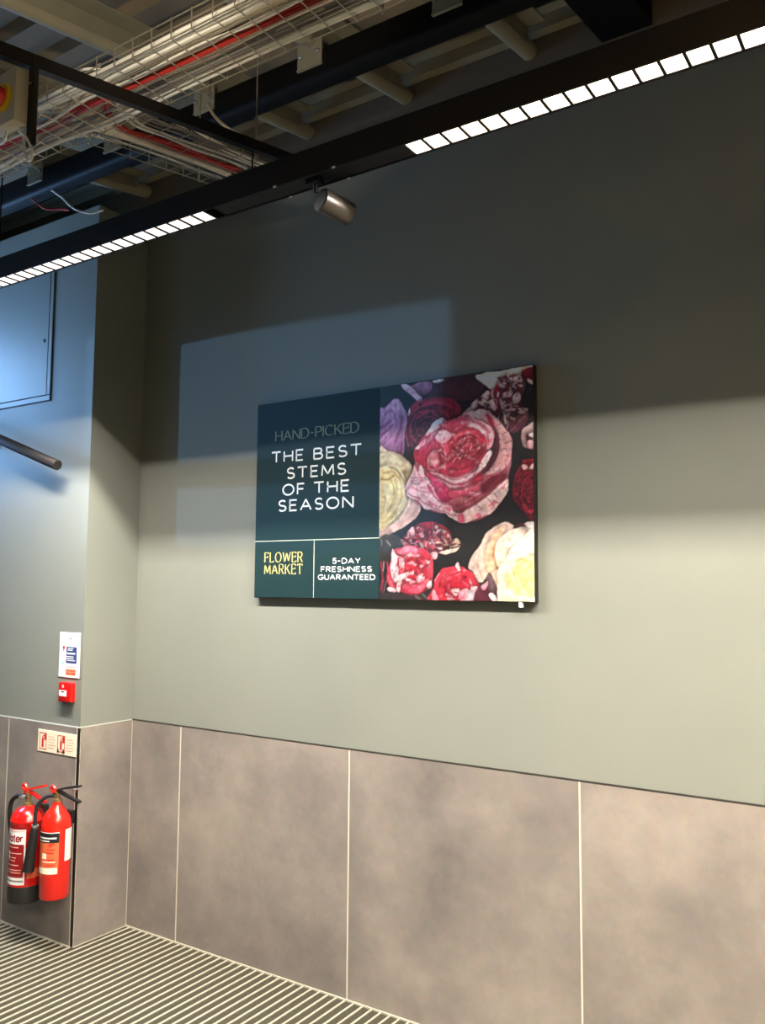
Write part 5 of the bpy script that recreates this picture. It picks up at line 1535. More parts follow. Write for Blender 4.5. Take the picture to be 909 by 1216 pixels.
    ('q',(178,44,74),(145,36,60),[(955,597),(970,592),(983,595),(983,602),(978,607)],3.0),
    ('q',(238,176,186),(195,144,152),[(952,592),(965,587),(976,588),(977,595),(972,600)],3.0),
    ('q',(178,44,74),(145,36,60),[(970,587),(977,577),(987,571),(992,575),(991,580)],3.0),
    ('q',(238,176,186),(195,144,152),[(973,578),(981,564),(994,552),(1000,553),(999,559)],3.0),
    ('q',(178,44,74),(145,36,60),[(992,547),(979,541),(969,532),(972,527),(978,527)],3.0),
    ('q',(238,176,186),(195,144,152),[(944,539),(942,550),(934,559),(927,557),(926,552)],3.0),
    ('q',(178,44,74),(145,36,60),[(979,562),(974,552),(976,541),(984,540),(989,544)],3.0),
    ('q',(232,160,172),(190,131,141),[(967,666),(957,673),(946,675),(944,670),(947,665)],3.0),
    ('q',(180,44,72),(147,36,59),[(979,681),(980,692),(974,700),(967,699),(964,695)],3.0),
    ('q',(232,160,172),(190,131,141),[(986,654),(975,661),(964,663),(961,657),(965,652)],3.0),
    ('q',(196,60,90),(160,49,73),[(976,673),(987,683),(991,696),(986,700),(979,698)],3.0),
    ('q',(232,160,172),(190,131,141),[(1017,662),(1024,652),(1034,645),(1039,647),(1038,652)],3.0),
    ('q',(196,60,90),(160,49,73),[(1006,686),(1016,676),(1028,671),(1032,675),(1030,680)],3.0),
    ('q',(244,200,206),(200,164,168),[(989,659),(978,665),(967,667),(964,663),(967,659)],3.0),
    ('q',(180,44,72),(147,36,59),[(1011,673),(1019,665),(1029,661),(1033,666),(1031,670)],3.0),
    ('p',(250,222,224),(240,204,208),[(1189,578),(1196,558),(1175,521),(1142,487),(1128,494),(1153,535),(1179,569)],3.0),
    ('p',(248,214,222),(232,172,188),[(916,505),(959,499),(1016,475),(1072,472),(1117,492),(1153,512),(1149,486),(1109,459),(1065,442),(1016,442),(982,464)],3.0),
    ('p',(190,50,76),(170,44,66),[(1131,484),(1157,496),(1167,475),(1138,454),(1109,453)],3.0),
    ('p',(224,66,112),(196,40,84),[(908,506),(944,493),(978,464),(1020,428),(1069,422),(1069,402),(1016,382),(971,394),(932,430),(912,468)],3.7),
    ('p',(226,110,130),(196,70,96),[(1012,425),(1072,429),(1128,445),(1175,468),(1231,491),(1210,453),(1149,421),(1080,402),(1028,398)],3.7),
    ('p',(196,110,118),(150,70,80),[(994,380),(1054,400),(1109,400),(1160,424),(1135,379),(1080,343),(1035,341),(1009,359)],3.7),
    ('p',(110,34,46),(96,28,40),[(1153,444),(1217,479),(1259,482),(1256,463),(1210,437),(1164,411)],3.3),
    ('p',(240,206,216),(228,182,198),[(821,484),(841,514),(853,544),(865,512),(881,542),(901,496),(924,468),(881,450),(853,444),(821,432),(809,457)],2.6),
    ('p',(236,184,196),(246,218,216),[(813,429),(841,462),(869,457),(893,480),(928,461),(967,401),(1012,375),(1039,341),(1098,339),(1098,306),(1065,300),(997,336),(940,359),(901,360),(877,392),(838,408)],3.0),
    ('l',(196,110,136),None,[(861,447),(901,449),(936,426)],5.9),
    ('l',(120,50,70),None,[(821,429),(845,417),(877,406)],4.4),
    ('l',(206,120,144),None,[(909,394),(959,375),(1009,352)],5.2),
    ('l',(150,60,90),None,[(829,497),(853,489),(893,490)],3.7),
    ('l',(160,80,110),None,[(837,476),(869,481)],3.7),
    ('l',(224,150,170),None,[(889,419),(928,403),(959,385)],7.4),
    ('l',(110,60,70),None,[(967,364),(978,377)],3.0),
    ('l',(110,60,70),None,[(986,350),(997,366)],3.0),
    ('l',(110,60,70),None,[(1009,336),(1016,352)],3.0),
    ('l',(110,60,70),None,[(1028,322),(1039,338)],3.0),
    ('p',(250,220,214),(236,190,186),[(1072,340),(1127,367),(1181,403),(1224,436),(1263,460),(1266,431),(1255,399),(1224,362),(1192,331),(1145,320),(1102,306),(1068,300)],3.0),
    ('p',(210,90,120),(190,66,98),[(1050,334),(1076,336),(1080,303),(1054,304)],3.0),
    ('l',(70,30,36),None,[(1131,367),(1149,356)],3.7),
    ('l',(70,30,36),None,[(1171,394),(1196,373)],3.7),
    ('l',(80,34,40),None,[(1203,412),(1220,395)],3.7),
    ('l',(196,120,124),None,[(1134,327),(1156,352)],7.4),
    ('l',(206,140,140),None,[(1188,341),(1217,375)],7.4),
    ('l',(120,50,60),None,[(1199,383),(1227,372)],4.4),
    ('l',(220,120,116),None,[(1231,439),(1263,450)],7.4),
    ('l',(90,40,46),None,[(1210,476),(1238,477)],3.0),
    ('l',(80,36,44),None,[(1253,596),(1281,606)],3.3),
    ('l',(80,36,44),None,[(1243,632),(1264,643)],3.3),
    ('l',(80,36,44),None,[(1218,667),(1236,678)],3.3),
    ('l',(90,40,48),None,[(1246,554),(1267,549)],3.3),
    ('l',(90,40,48),None,[(1193,500),(1207,496)],3.0),
    ('l',(150,70,80),None,[(1150,526),(1160,525)],3.3),
    ('l',(90,40,48),None,[(1246,577),(1264,575)],3.0),
    ('l',(140,50,70),None,[(1091,700),(1102,689)],3.3),
    ('l',(170,60,80),None,[(1136,695),(1172,668),(1190,640)],5.2),
    ('m',(244,196,206),(1080,584,62),[(817,429),(825,491),(861,568),(869,626),(912,677),(974,722),(1073,728),(1172,734),(1243,668),(1281,616),(1277,536),(1263,450),(1252,393),(1192,331),(1094,303),(997,336),(901,364)],0.75),
    ('m',(168,26,60),(1080,567,50),[(817,429),(825,491),(861,568),(869,626),(912,677),(974,722),(1073,728),(1172,734),(1243,668),(1281,616),(1277,536),(1263,450),(1252,393),(1192,331),(1094,303),(997,336),(901,364)],1.05),
    ('l',(128,34,54),None,[(920,502),(971,482),(1024,455),(1080,455),(1131,478),(1175,511)],9.6),
    ('l',(140,40,62),None,[(916,458),(959,401),(1016,372),(1083,375),(1149,405),(1224,459)],9.6),
    ('l',(176,96,112),None,[(869,406),(928,373),(997,343),(1069,323)],7.4),
    ('l',(84,28,38),None,[(1204,669),(1222,621),(1214,563),(1182,514),(1146,483)],11.8),
    ('l',(150,40,62),None,[(877,618),(916,656),(974,684)],7.4),
    ('l',(140,36,58),None,[(861,561),(893,534),(924,505)],8.1),
    ('l',(150,60,76),None,[(1080,711),(1132,689),(1175,655),(1182,598)],7.4),
    ('l',(120,30,48),None,[(1012,519),(1072,511),(1128,537),(1171,580)],8.1),
    ('l',(176,90,106),None,[(837,456),(877,436),(928,427)],7.4),
    ('l',(120,44,58),None,[(1131,373),(1196,415),(1252,463)],8.9),
    ('l',(236,190,198),None,[(928,508),(990,490),(1050,476),(1109,492)],5.9),
    ('l',(248,214,216),None,[(1083,336),(1153,372),(1217,421),(1259,453)],6.7),
    ('p',(170,40,56),(120,26,40),[(818,271),(870,304),(940,308),(1001,283),(1028,239),(994,200),(921,175),(870,202),(794,224)],3.7),
    ('p',(250,214,218),(230,170,180),[(818,271),(846,294),(854,264),(866,240),(830,234)],2.6),
    ('p',(245,205,210),(226,150,165),[(782,248),(818,227),(842,213),(806,214)],2.6),
    ('p',(252,225,225),(240,190,195),[(862,243),(878,239),(894,219),(886,209)],2.6),
    ('p',(228,196,196),(190,150,150),[(967,277),(997,270),(1024,236),(997,226),(975,250)],2.6),
    ('p',(240,130,140),(220,80,96),[(917,242),(944,254),(971,237),(940,218)],2.6),
    ('p',(242,214,190),(222,186,164),[(978,214),(1024,236),(1046,242),(1057,222),(1016,213)],2.6),
    ('p',(255,232,218),(240,208,190),[(963,187),(1013,200),(1054,207),(1039,189),(997,180)],2.6),
    ('p',(250,200,205),(236,150,165),[(874,266),(893,273),(897,252),(878,249)],2.6),
    ('p',(250,210,215),(240,180,190),[(948,294),(963,291),(959,277),(948,281)],2.6),
    ('p',(236,90,100),(210,50,66),[(897,235),(929,228),(952,208),(921,191),(901,208)],2.6),
    ('p',(250,205,205),(235,160,165),[(925,185),(956,187),(956,164),(933,164)],2.6),
    ('p',(236,150,150),(220,110,116),[(940,271),(963,264),(956,247),(940,251)],2.6),
    ('p',(120,20,34),(90,16,28),[(842,244),(862,263),(874,243),(866,223),(846,226)],2.6),
    ('p',(110,20,32),(84,16,26),[(893,269),(921,282),(936,261),(917,248)],2.6),
    ('m',(248,206,208),(921,242,65),[(794,224),(818,278),(870,307),(940,308),(1001,283),(1035,239),(994,193),(921,171),(870,199)],0.55),
    ('m',(130,18,34),(913,238,65),[(794,224),(818,278),(870,307),(940,308),(1001,283),(1035,239),(994,193),(921,171),(870,199)],0.75),
    ('q',(240,150,160),(196,122,131),[(992,235),(1000,230),(1010,228),(1013,231),(1010,234)],3.0),
    ('q',(176,40,56),(144,32,45),[(898,287),(895,296),(887,302),(883,300),(883,296)],3.0),
    ('q',(226,90,104),(185,73,85),[(827,227),(816,228),(809,223),(812,216),(818,214)],3.0),
    ('q',(110,18,32),(90,14,26),[(873,206),(861,205),(852,198),(854,193),(860,191)],3.0),
    ('q',(226,90,104),(185,73,85),[(836,261),(829,270),(819,277),(815,276),(816,271)],3.0),
    ('q',(176,40,56),(144,32,45),[(1003,229),(1011,222),(1021,219),(1025,224),(1023,229)],3.0),
    ('q',(226,90,104),(185,73,85),[(860,207),(849,205),(840,199),(841,195),(846,194)],3.0),
    ('q',(110,18,32),(90,14,26),[(828,240),(813,239),(798,234),(796,231),(802,230)],3.0),
    ('q',(250,214,216),(205,175,177),[(977,267),(988,265),(999,266),(1001,269),(997,272)],3.0),
    ('q',(176,40,56),(144,32,45),[(987,252),(1000,254),(1009,261),(1006,267),(1000,268)],3.0),
    ('q',(250,214,216),(205,175,177),[(960,263),(970,268),(977,276),(974,280),(969,279)],3.0),
    ('q',(110,18,32),(90,14,26),[(844,249),(839,257),(832,263),(828,261),(828,257)],3.0),
    ('q',(252,226,222),(206,185,182),[(953,206),(965,199),(978,197),(981,201),(978,206)],3.0),
    ('q',(176,40,56),(144,32,45),[(988,245),(998,237),(1010,234),(1014,239),(1011,244)],3.0),
    ('q',(252,226,222),(206,185,182),[(890,274),(883,287),(871,295),(864,292),(864,286)],3.0),
    ('q',(176,40,56),(144,32,45),[(916,210),(916,195),(919,181),(923,179),(925,184)],3.0),
    ('q',(252,226,222),(206,185,182),[(957,263),(967,266),(972,273),(968,278),(962,278)],3.0),
    ('q',(150,24,42),(122,19,34),[(889,268),(885,280),(876,291),(871,290),(870,285)],3.0),
    ('q',(250,214,216),(205,175,177),[(835,243),(825,249),(812,253),(809,250),(812,247)],3.0),
    ('q',(150,24,42),(122,19,34),[(845,247),(833,251),(821,249),(820,244),(825,240)],3.0),
    ('q',(226,90,104),(185,73,85),[(951,260),(960,266),(965,275),(963,278),(958,277)],3.0),
    ('q',(150,24,42),(122,19,34),[(961,263),(971,258),(982,258),(983,264),(979,268)],3.0),
    ('q',(252,226,222),(206,185,182),[(983,227),(993,223),(1003,224),(1004,229),(1000,233)],3.0),
    ('q',(110,18,32),(90,14,26),[(928,210),(926,201),(928,193),(933,192),(935,195)],3.0),
    ('q',(226,90,104),(185,73,85),[(897,272),(892,281),(884,286),(879,284),(879,279)],3.0),
    ('q',(150,24,42),(122,19,34),[(959,259),(970,260),(981,263),(982,266),(978,267)],3.0),
    ('q',(252,226,222),(206,185,182),[(892,219),(886,210),(886,200),(892,198),(896,201)],3.0),
    ('q',(150,24,42),(122,19,34),[(949,259),(964,256),(980,257),(982,260),(977,263)],3.0),
    ('q',(252,226,222),(206,185,182),[(949,256),(957,263),(963,272),(961,276),(957,274)],3.0),
    ('q',(110,18,32),(90,14,26),[(958,251),(972,252),(986,257),(987,261),(982,262)],3.0),
    ('q',(240,150,160),(196,122,131),[(869,218),(860,221),(852,219),(852,214),(855,211)],3.0),
    ('q',(150,24,42),(122,19,34),[(971,226),(986,221),(1001,222),(1004,227),(999,231)],3.0),
    ('q',(250,214,216),(205,175,177),[(888,217),(877,210),(868,201),(870,197),(875,198)],3.0),
    ('q',(110,18,32),(90,14,26),[(961,250),(969,248),(977,250),(978,254),(974,256)],3.0),
    ('q',(252,226,222),(206,185,182),[(867,228),(853,233),(838,232),(836,227),(841,223)],3.0),
    ('q',(110,18,32),(90,14,26),[(915,220),(916,207),(921,195),(926,195),(927,199)],3.0),
    ('q',(226,90,104),(185,73,85),[(886,258),(872,262),(858,263),(855,259),(860,256)],3.0),
    ('q',(110,18,32),(90,14,26),[(871,229),(857,234),(843,234),(840,230),(845,226)],3.0),
    ('q',(240,150,160),(196,122,131),[(866,228),(857,230),(849,227),(849,223),(853,220)],3.0),
    ('q',(110,18,32),(90,14,26),[(938,224),(950,216),(964,212),(967,215),(964,219)],3.0),
    ('q',(252,226,222),(206,185,182),[(937,259),(945,261),(950,266),(947,270),(942,270)],3.0),
    ('q',(176,40,56),(144,32,45),[(925,255),(937,257),(948,262),(948,265),(944,266)],3.0),
    ('q',(226,90,104),(185,73,85),[(923,249),(927,260),(926,271),(921,273),(918,269)],3.0),
    ('q',(110,18,32),(90,14,26),[(875,239),(866,239),(858,236),(858,232),(862,231)],3.0),
    ('q',(240,150,160),(196,122,131),[(873,242),(864,250),(853,253),(849,249),(851,245)],3.0),
    ('q',(176,40,56),(144,32,45),[(877,248),(867,252),(856,251),(854,247),(858,243)],3.0),
    ('q',(240,150,160),(196,122,131),[(885,231),(873,235),(861,234),(859,230),(863,227)],3.0),
    ('q',(150,24,42),(122,19,34),[(932,227),(939,218),(949,212),(954,215),(953,219)],3.0),
    ('q',(226,90,104),(185,73,85),[(882,233),(871,235),(860,233),(859,228),(863,226)],3.0),
    ('q',(176,40,56),(144,32,45),[(885,242),(875,242),(868,238),(869,233),(873,232)],3.0),
    ('q',(252,226,222),(206,185,182),[(930,232),(936,224),(945,217),(949,219),(949,223)],3.0),
    ('q',(150,24,42),(122,19,34),[(929,245),(940,241),(952,241),(954,245),(950,248)],3.0),
    ('q',(252,226,222),(206,185,182),[(930,239),(935,231),(942,226),(946,227),(945,230)],3.0),
    ('q',(110,18,32),(90,14,26),[(901,238),(891,235),(881,231),(881,228),(885,228)],3.0),
    ('q',(252,226,222),(206,185,182),[(917,233),(922,226),(929,222),(933,223),(932,226)],3.0),
    ('q',(176,40,56),(144,32,45),[(920,241),(928,242),(933,247),(930,251),(926,252)],3.0),
    ('q',(246,216,196),(201,177,160),[(988,223),(971,229),(952,230),(949,226),(954,221)],3.0),
    ('q',(84,36,36),(68,29,29),[(1036,211),(1053,212),(1070,216),(1072,220),(1066,221)],3.0),
    ('q',(226,190,170),(185,155,139),[(1031,214),(1047,217),(1061,222),(1063,225),(1057,225)],3.0),
    ('q',(84,36,36),(68,29,29),[(1012,223),(1025,227),(1035,234),(1034,239),(1028,240)],3.0),
    ('q',(226,190,170),(185,155,139),[(1025,220),(1040,213),(1057,208),(1060,210),(1056,213)],3.0),
    ('q',(84,36,36),(68,29,29),[(1012,215),(1017,229),(1017,243),(1013,246),(1010,242)],3.0),
    ('q',(246,216,196),(201,177,160),[(1016,214),(1016,200),(1021,185),(1025,183),(1027,189)],3.0),
    ('q',(110,60,52),(90,49,42),[(1019,203),(1033,203),(1046,205),(1048,208),(1043,210)],3.0),
    ('q',(226,190,170),(185,155,139),[(1002,214),(1000,227),(995,239),(990,240),(989,236)],3.0),
    ('q',(110,60,52),(90,49,42),[(1000,210),(989,215),(976,217),(973,214),(977,211)],3.0),
    ('q',(246,216,196),(201,177,160),[(1015,210),(1030,208),(1046,210),(1048,214),(1043,216)],3.0),
    ('q',(84,36,36),(68,29,29),[(1010,216),(1024,214),(1039,217),(1041,221),(1036,223)],3.0),
    ('p',(60,54,44),(40,38,34),[(691,258),(762,266),(794,228),(774,194),(750,160),(680,160),(679,220)],3.7),
    ('l',(252,244,216),None,[(685,571),(735,577),(784,556)],14.8),
    ('l',(168,140,92),None,[(702,520),(743,524),(768,501)],7.4),
    ('l',(250,238,196),None,[(702,474),(728,420),(711,365)],13.0),
    ('l',(190,160,104),None,[(727,504),(752,454),(744,391),(712,344)],5.6),
    ('l',(186,156,100),None,[(776,501),(797,444),(781,383),(736,329)],5.2),
    ('l',(250,240,214),None,[(793,472),(801,416),(769,363)],11.1),
    ('l',(210,190,168),None,[(721,236),(737,218)],5.9),
    ('l',(190,170,146),None,[(692,244),(696,219)],4.4),
    ('p',(226,74,94),(206,48,70),[(746,163),(754,201),(782,211),(842,216),(882,202),(917,191),(940,148),(937,91),(925,51),(883,24),(835,17),(783,30),(743,36),(722,74),(726,129)],3.7),
    ('p',(255,228,234),(244,204,216),[(746,205),(770,177),(807,173),(819,142),(783,122),(767,67),(738,105),(742,163)],2.6),
    ('p',(236,120,140),(226,96,120),[(770,194),(822,213),(866,199),(870,172),(823,176)],2.6),
    ('p',(232,44,62),(206,30,50),[(811,169),(862,175),(878,135),(843,101),(815,125)],2.6),
    ('p',(255,236,236),(246,216,218),[(759,88),(803,105),(847,118),(839,95),(795,78),(767,71)],2.6),
    ('p',(255,230,232),(244,204,210),[(859,88),(894,108),(890,78),(871,68)],2.6),
    ('p',(214,42,68),(190,32,56),[(874,202),(917,188),(909,138),(882,118)],2.6),
    ('p',(238,112,130),(216,70,96),[(795,54),(863,68),(921,81),(886,31),(823,27)],2.6),
    ('p',(250,222,224),(240,196,204),[(722,47),(755,47),(771,30),(735,30)],2.6),
    ('p',(252,226,230),(240,200,206),[(771,67),(787,64),(783,30),(771,33)],2.6),
    ('p',(246,190,198),(236,160,174),[(878,138),(902,141),(898,131),(882,128)],2.6),
    ('p',(250,206,210),(240,180,190),[(910,61),(929,75),(929,48),(914,45)],2.6),
    ('p',(190,30,50),(170,26,44),[(819,95),(855,101),(859,74),(819,61)],2.6),
    ('l',(180,26,48),None,[(827,111),(859,128),(878,162)],5.2),
    ('l',(150,20,40),None,[(882,115),(909,148),(929,175)],5.2),
    ('l',(190,36,60),None,[(803,40),(851,51),(898,68)],4.4),
    ('l',(130,80,96),None,[(758,132),(771,139),(783,132)],4.4),
    ('l',(120,70,86),None,[(763,105),(775,98)],3.7),
    ('l',(160,24,46),None,[(835,74),(875,64),(910,85)],5.9),
    ('l',(190,40,70),None,[(692,150),(701,95),(693,39)],9.6),
    ('l',(240,200,208),None,[(705,153),(705,115)],5.2),
    ('l',(214,70,96),None,[(721,150),(730,108)],8.9),
    ('l',(226,90,112),None,[(726,88),(747,54)],8.9),
    ('l',(150,60,80),None,[(705,81),(693,19)],7.4),
    ('l',(200,150,160),None,[(718,74),(706,26)],4.4),
    ('q',(255,236,236),(209,193,193),[(794,56),(792,76),(780,93),(769,92),(766,83)],3.0),
    ('q',(206,34,58),(168,27,47),[(841,52),(821,53),(805,45),(808,35),(817,31)],3.0),
    ('q',(255,236,236),(209,193,193),[(777,81),(780,96),(773,110),(763,109),(758,103)],3.0),
    ('q',(206,34,58),(168,27,47),[(770,138),(785,149),(790,164),(782,170),(772,168)],3.0),
    ('q',(255,236,236),(209,193,193),[(809,175),(826,169),(842,172),(843,182),(836,188)],3.0),
    ('q',(176,24,46),(144,19,37),[(881,160),(890,148),(903,143),(910,148),(908,155)],3.0),
    ('q',(255,236,236),(209,193,193),[(880,166),(897,152),(917,145),(924,150),(920,157)],3.0),
    ('q',(176,24,46),(144,19,37),[(788,154),(802,163),(806,176),(796,181),(786,180)],3.0),
    ('q',(252,222,226),(206,182,185),[(774,70),(776,89),(769,108),(761,109),(758,102)],3.0),
    ('q',(228,70,92),(186,57,75),[(841,187),(860,172),(882,165),(890,172),(885,180)],3.0),
    ('q',(255,236,236),(209,193,193),[(801,171),(817,168),(832,172),(832,179),(825,184)],3.0),
    ('q',(176,24,46),(144,19,37),[(862,172),(878,157),(898,148),(905,154),(902,162)],3.0),
    ('q',(246,180,190),(201,147,155),[(827,179),(850,171),(874,170),(879,175),(872,180)],3.0),
    ('q',(228,70,92),(186,57,75),[(867,167),(882,150),(902,140),(911,145),(908,154)],3.0),
    ('q',(252,222,226),(206,182,185),[(896,111),(890,96),(890,80),(896,77),(901,82)],3.0),
    ('q',(176,24,46),(144,19,37),[(781,119),(785,135),(779,149),(770,150),(764,144)],3.0),
    ('q',(246,180,190),(201,147,155),[(775,129),(793,144),(802,163),(795,170),(785,167)],3.0),
    ('q',(206,34,58),(168,27,47),[(901,124),(891,110),(888,95),(896,91),(903,95)],3.0),
    ('q',(252,222,226),(206,182,185),[(804,82),(788,95),(769,101),(762,95),(766,87)],3.0),
    ('q',(228,70,92),(186,57,75),[(802,157),(818,160),(827,169),(822,177),(814,178)],3.0),
    ('q',(246,180,190),(201,147,155),[(863,73),(846,76),(829,73),(827,67),(833,63)],3.0),
    ('q',(176,24,46),(144,19,37),[(807,154),(822,155),(836,160),(836,165),(830,167)],3.0),
    ('q',(255,236,236),(209,193,193),[(844,76),(830,84),(814,85),(810,79),(814,73)],3.0),
    ('q',(176,24,46),(144,19,37),[(842,162),(854,152),(869,148),(875,153),(872,159)],3.0),
    ('q',(252,222,226),(206,182,185),[(802,118),(807,133),(805,148),(798,150),(794,145)],3.0),
    ('q',(228,70,92),(186,57,75),[(802,137),(816,140),(828,146),(828,151),(822,151)],3.0),
    ('q',(246,180,190),(201,147,155),[(816,143),(834,141),(850,146),(850,153),(843,157)],3.0),
    ('q',(228,70,92),(186,57,75),[(872,120),(867,109),(867,98),(871,96),(875,99)],3.0),
    ('q',(252,222,226),(206,182,185),[(838,147),(846,139),(857,135),(862,139),(860,144)],3.0),
    ('q',(206,34,58),(168,27,47),[(811,109),(817,122),(817,137),(810,139),(806,135)],3.0),
    ('m',(252,214,220),(839,122,60),[(729,163),(754,204),(842,216),(917,191),(940,148),(937,91),(914,41),(835,17),(747,33),(722,81)],0.8),
    ('m',(196,28,52),(839,122,50),[(729,163),(754,204),(842,216),(917,191),(940,148),(937,91),(914,41),(835,17),(747,33),(722,81)],1.0),
    ('p',(54,46,44),(46,40,40),[(747,26),(804,20),(863,17),(929,41),(937,-11),(690,-23),(698,19)],3.7),
    ('l',(150,130,130),None,[(859,14),(879,1)],7.4),
    ('l',(130,140,140),None,[(894,24),(914,5)],5.2),
    ('p',(228,54,74),(206,38,58),[(937,51),(967,111),(1005,127),(1054,134),(1090,120),(1116,107),(1134,75),(1162,43),(1155,-14),(925,-18)],3.7),
    ('p',(254,236,242),(244,214,224),[(1097,40),(1134,53),(1144,5),(1112,-9),(1079,-3)],2.6),
    ('p',(250,170,182),(236,120,140),[(1057,36),(1094,46),(1079,4),(1053,-3)],2.6),
    ('p',(255,224,226),(246,200,206),[(1020,39),(1057,46),(1046,20),(1031,23)],2.6),
    ('p',(250,160,172),(240,130,146),[(937,41),(956,22),(967,-11),(937,-11)],2.6),
    ('p',(196,26,46),(170,20,40),[(1009,68),(1053,72),(1072,52),(1020,49)],2.6),
    ('p',(252,226,228),(240,200,206),[(1039,134),(1046,147),(1054,143),(1061,117),(1050,117)],2.6),
    ('l',(184,24,46),None,[(975,75),(1013,101),(1072,107),(1108,88)],5.2),
    ('l',(176,22,44),None,[(990,42),(1013,75),(1065,85),(1094,65)],5.2),
    ('l',(246,120,136),None,[(967,55),(997,95),(1050,117)],5.2),
    ('l',(240,100,120),None,[(1001,22),(1020,0)],5.2),
    ('l',(60,20,26),None,[(1035,32),(1050,29)],4.4),
    ('l',(190,30,52),None,[(975,2),(998,42)],7.4),
    ('l',(250,180,190),None,[(944,75),(963,104)],4.4),
    ('q',(250,190,198),(205,155,162),[(1063,-11),(1048,-4),(1032,-2),(1028,-8),(1032,-13)],3.0),
    ('q',(150,16,36),(122,13,29),[(966,43),(976,57),(978,72),(971,76),(965,72)],3.0),
    ('q',(250,190,198),(205,155,162),[(1117,57),(1109,46),(1107,34),(1112,31),(1116,34)],3.0),
    ('q',(180,22,44),(147,18,36),[(994,74),(1010,83),(1020,96),(1016,102),(1008,101)],3.0),
    ('q',(244,120,136),(200,98,111),[(1034,96),(1048,97),(1060,102),(1061,106),(1056,107)],3.0),
    ('q',(150,16,36),(122,13,29),[(1062,98),(1071,86),(1084,81),(1091,86),(1089,93)],3.0),
    ('q',(250,190,198),(205,155,162),[(1104,86),(1101,67),(1103,48),(1109,45),(1113,51)],3.0),
    ('q',(150,16,36),(122,13,29),[(1084,79),(1092,66),(1104,55),(1109,56),(1108,61)],3.0),
    ('q',(236,84,104),(193,68,85),[(980,72),(1002,77),(1021,88),(1020,96),(1011,97)],3.0),
    ('q',(180,22,44),(147,18,36),[(1056,87),(1070,78),(1087,74),(1091,78),(1087,83)],3.0),
    ('q',(250,190,198),(205,155,162),[(1027,-10),(1021,4),(1008,13),(1001,9),(1001,3)],3.0),
    ('q',(150,16,36),(122,13,29),[(1070,12),(1051,5),(1034,-6),(1034,-11),(1041,-10)],3.0),
    ('q',(250,190,198),(205,155,162),[(1039,6),(1024,11),(1009,11),(1006,5),(1011,1)],3.0),
    ('q',(150,16,36),(122,13,29),[(1003,21),(1001,37),(995,52),(990,54),(988,48)],3.0),
    ('q',(236,84,104),(193,68,85),[(1064,74),(1076,66),(1090,60),(1094,63),(1091,67)],3.0),
    ('q',(150,16,36),(122,13,29),[(990,26),(997,40),(998,55),(992,58),(986,54)],3.0),
    ('q',(250,190,198),(205,155,162),[(1027,14),(1015,25),(999,30),(994,26),(996,20)],3.0),
    ('q',(150,16,36),(122,13,29),[(1020,17),(1013,29),(1002,38),(996,36),(997,31)],3.0),
    ('q',(244,120,136),(200,98,111),[(1012,36),(1015,49),(1015,62),(1012,64),(1009,60)],3.0),
    ('q',(180,22,44),(147,18,36),[(1030,22),(1023,32),(1012,38),(1007,35),(1009,30)],3.0),
    ('m',(250,196,204),(1039,36,45),[(937,51),(967,111),(1005,127),(1054,134),(1116,107),(1162,43),(1155,-8),(929,-12)],1.0),
    ('p',(110,44,60),(84,32,46),[(1130,43),(1173,72),(1215,50),(1253,3),(1243,-13),(1130,-15)],3.7),
    ('p',(130,100,104),(96,66,72),[(1177,104),(1208,91),(1219,53),(1201,31),(1176,53)],3.7),
    ('p',(240,190,200),(210,130,150),[(1152,56),(1177,75),(1176,53),(1162,40)],2.6),
    ('p',(250,236,234),(236,210,214),[(1183,24),(1201,31),(1225,-3),(1204,-7)],2.6),
    ('p',(236,206,196),(236,196,170),[(1098,127),(1109,166),(1145,210),(1170,252),(1216,286),(1251,297),(1289,280),(1258,233),(1223,186),(1209,145),(1222,113),(1222,44),(1201,94),(1184,107),(1162,75),(1144,75),(1119,111)],3.7),
    ('p',(200,178,172),(214,190,180),[(1098,127),(1112,169),(1138,194),(1130,146),(1145,101),(1159,75),(1137,75),(1116,111)],5.6),
    ('p',(250,206,168),(244,190,150),[(1191,235),(1223,273),(1251,278),(1223,221),(1205,171),(1209,126),(1180,120),(1173,178)],9.2),
    ('p',(252,226,214),(252,222,190),[(1209,180),(1220,225),(1251,253),(1303,276),(1337,278),(1374,271),(1373,162),(1292,179),(1243,139),(1223,126),(1209,152)],3.7),
    ('p',(252,236,236),(248,226,226),[(1327,285),(1354,297),(1374,290),(1374,255),(1340,266)],3.0),
    ('p',(70,26,36),(60,22,32),[(1293,283),(1323,291),(1340,272),(1327,276)],2.6),
    ('p',(255,240,212),(255,240,196),[(1222,69),(1222,120),(1251,154),(1278,195),(1320,232),(1373,249),(1371,-16),(1239,-19),(1219,31)],3.7),
    ('p',(255,238,178),(255,232,150),[(1264,107),(1292,138),(1326,157),(1373,162),(1372,39),(1318,26),(1274,51)],3.7),
    ('l',(176,116,72),None,[(1205,196),(1209,158),(1219,126)],7.4),
    ('l',(226,170,92),None,[(1298,138),(1305,101),(1332,57)],8.9),
    ('l',(232,186,110),None,[(1264,94),(1281,60),(1311,32)],6.7),
    ('l',(206,150,80),None,[(1299,144),(1319,157),(1339,153)],7.4),
    ('l',(255,248,206),None,[(1319,132),(1332,94),(1358,63)],7.4),
    ('l',(222,166,90),None,[(1332,113),(1352,132),(1366,144)],5.9),
    ('l',(196,176,120),None,[(1285,119),(1288,101)],4.4),
    ('l',(255,246,210),None,[(1278,107),(1295,63),(1325,32)],8.1),
    ('l',(236,196,124),None,[(1312,144),(1315,107),(1342,70)],5.2),
    ('l',(190,170,130),None,[(1305,163),(1329,169)],3.7),
    ('l',(210,180,140),None,[(1257,50),(1264,38)],4.4),
    ('l',(250,226,160),None,[(1292,145),(1264,101),(1271,50)],18.5),
    ('l',(255,246,214),None,[(1366,200),(1306,169),(1271,120)],14.8),
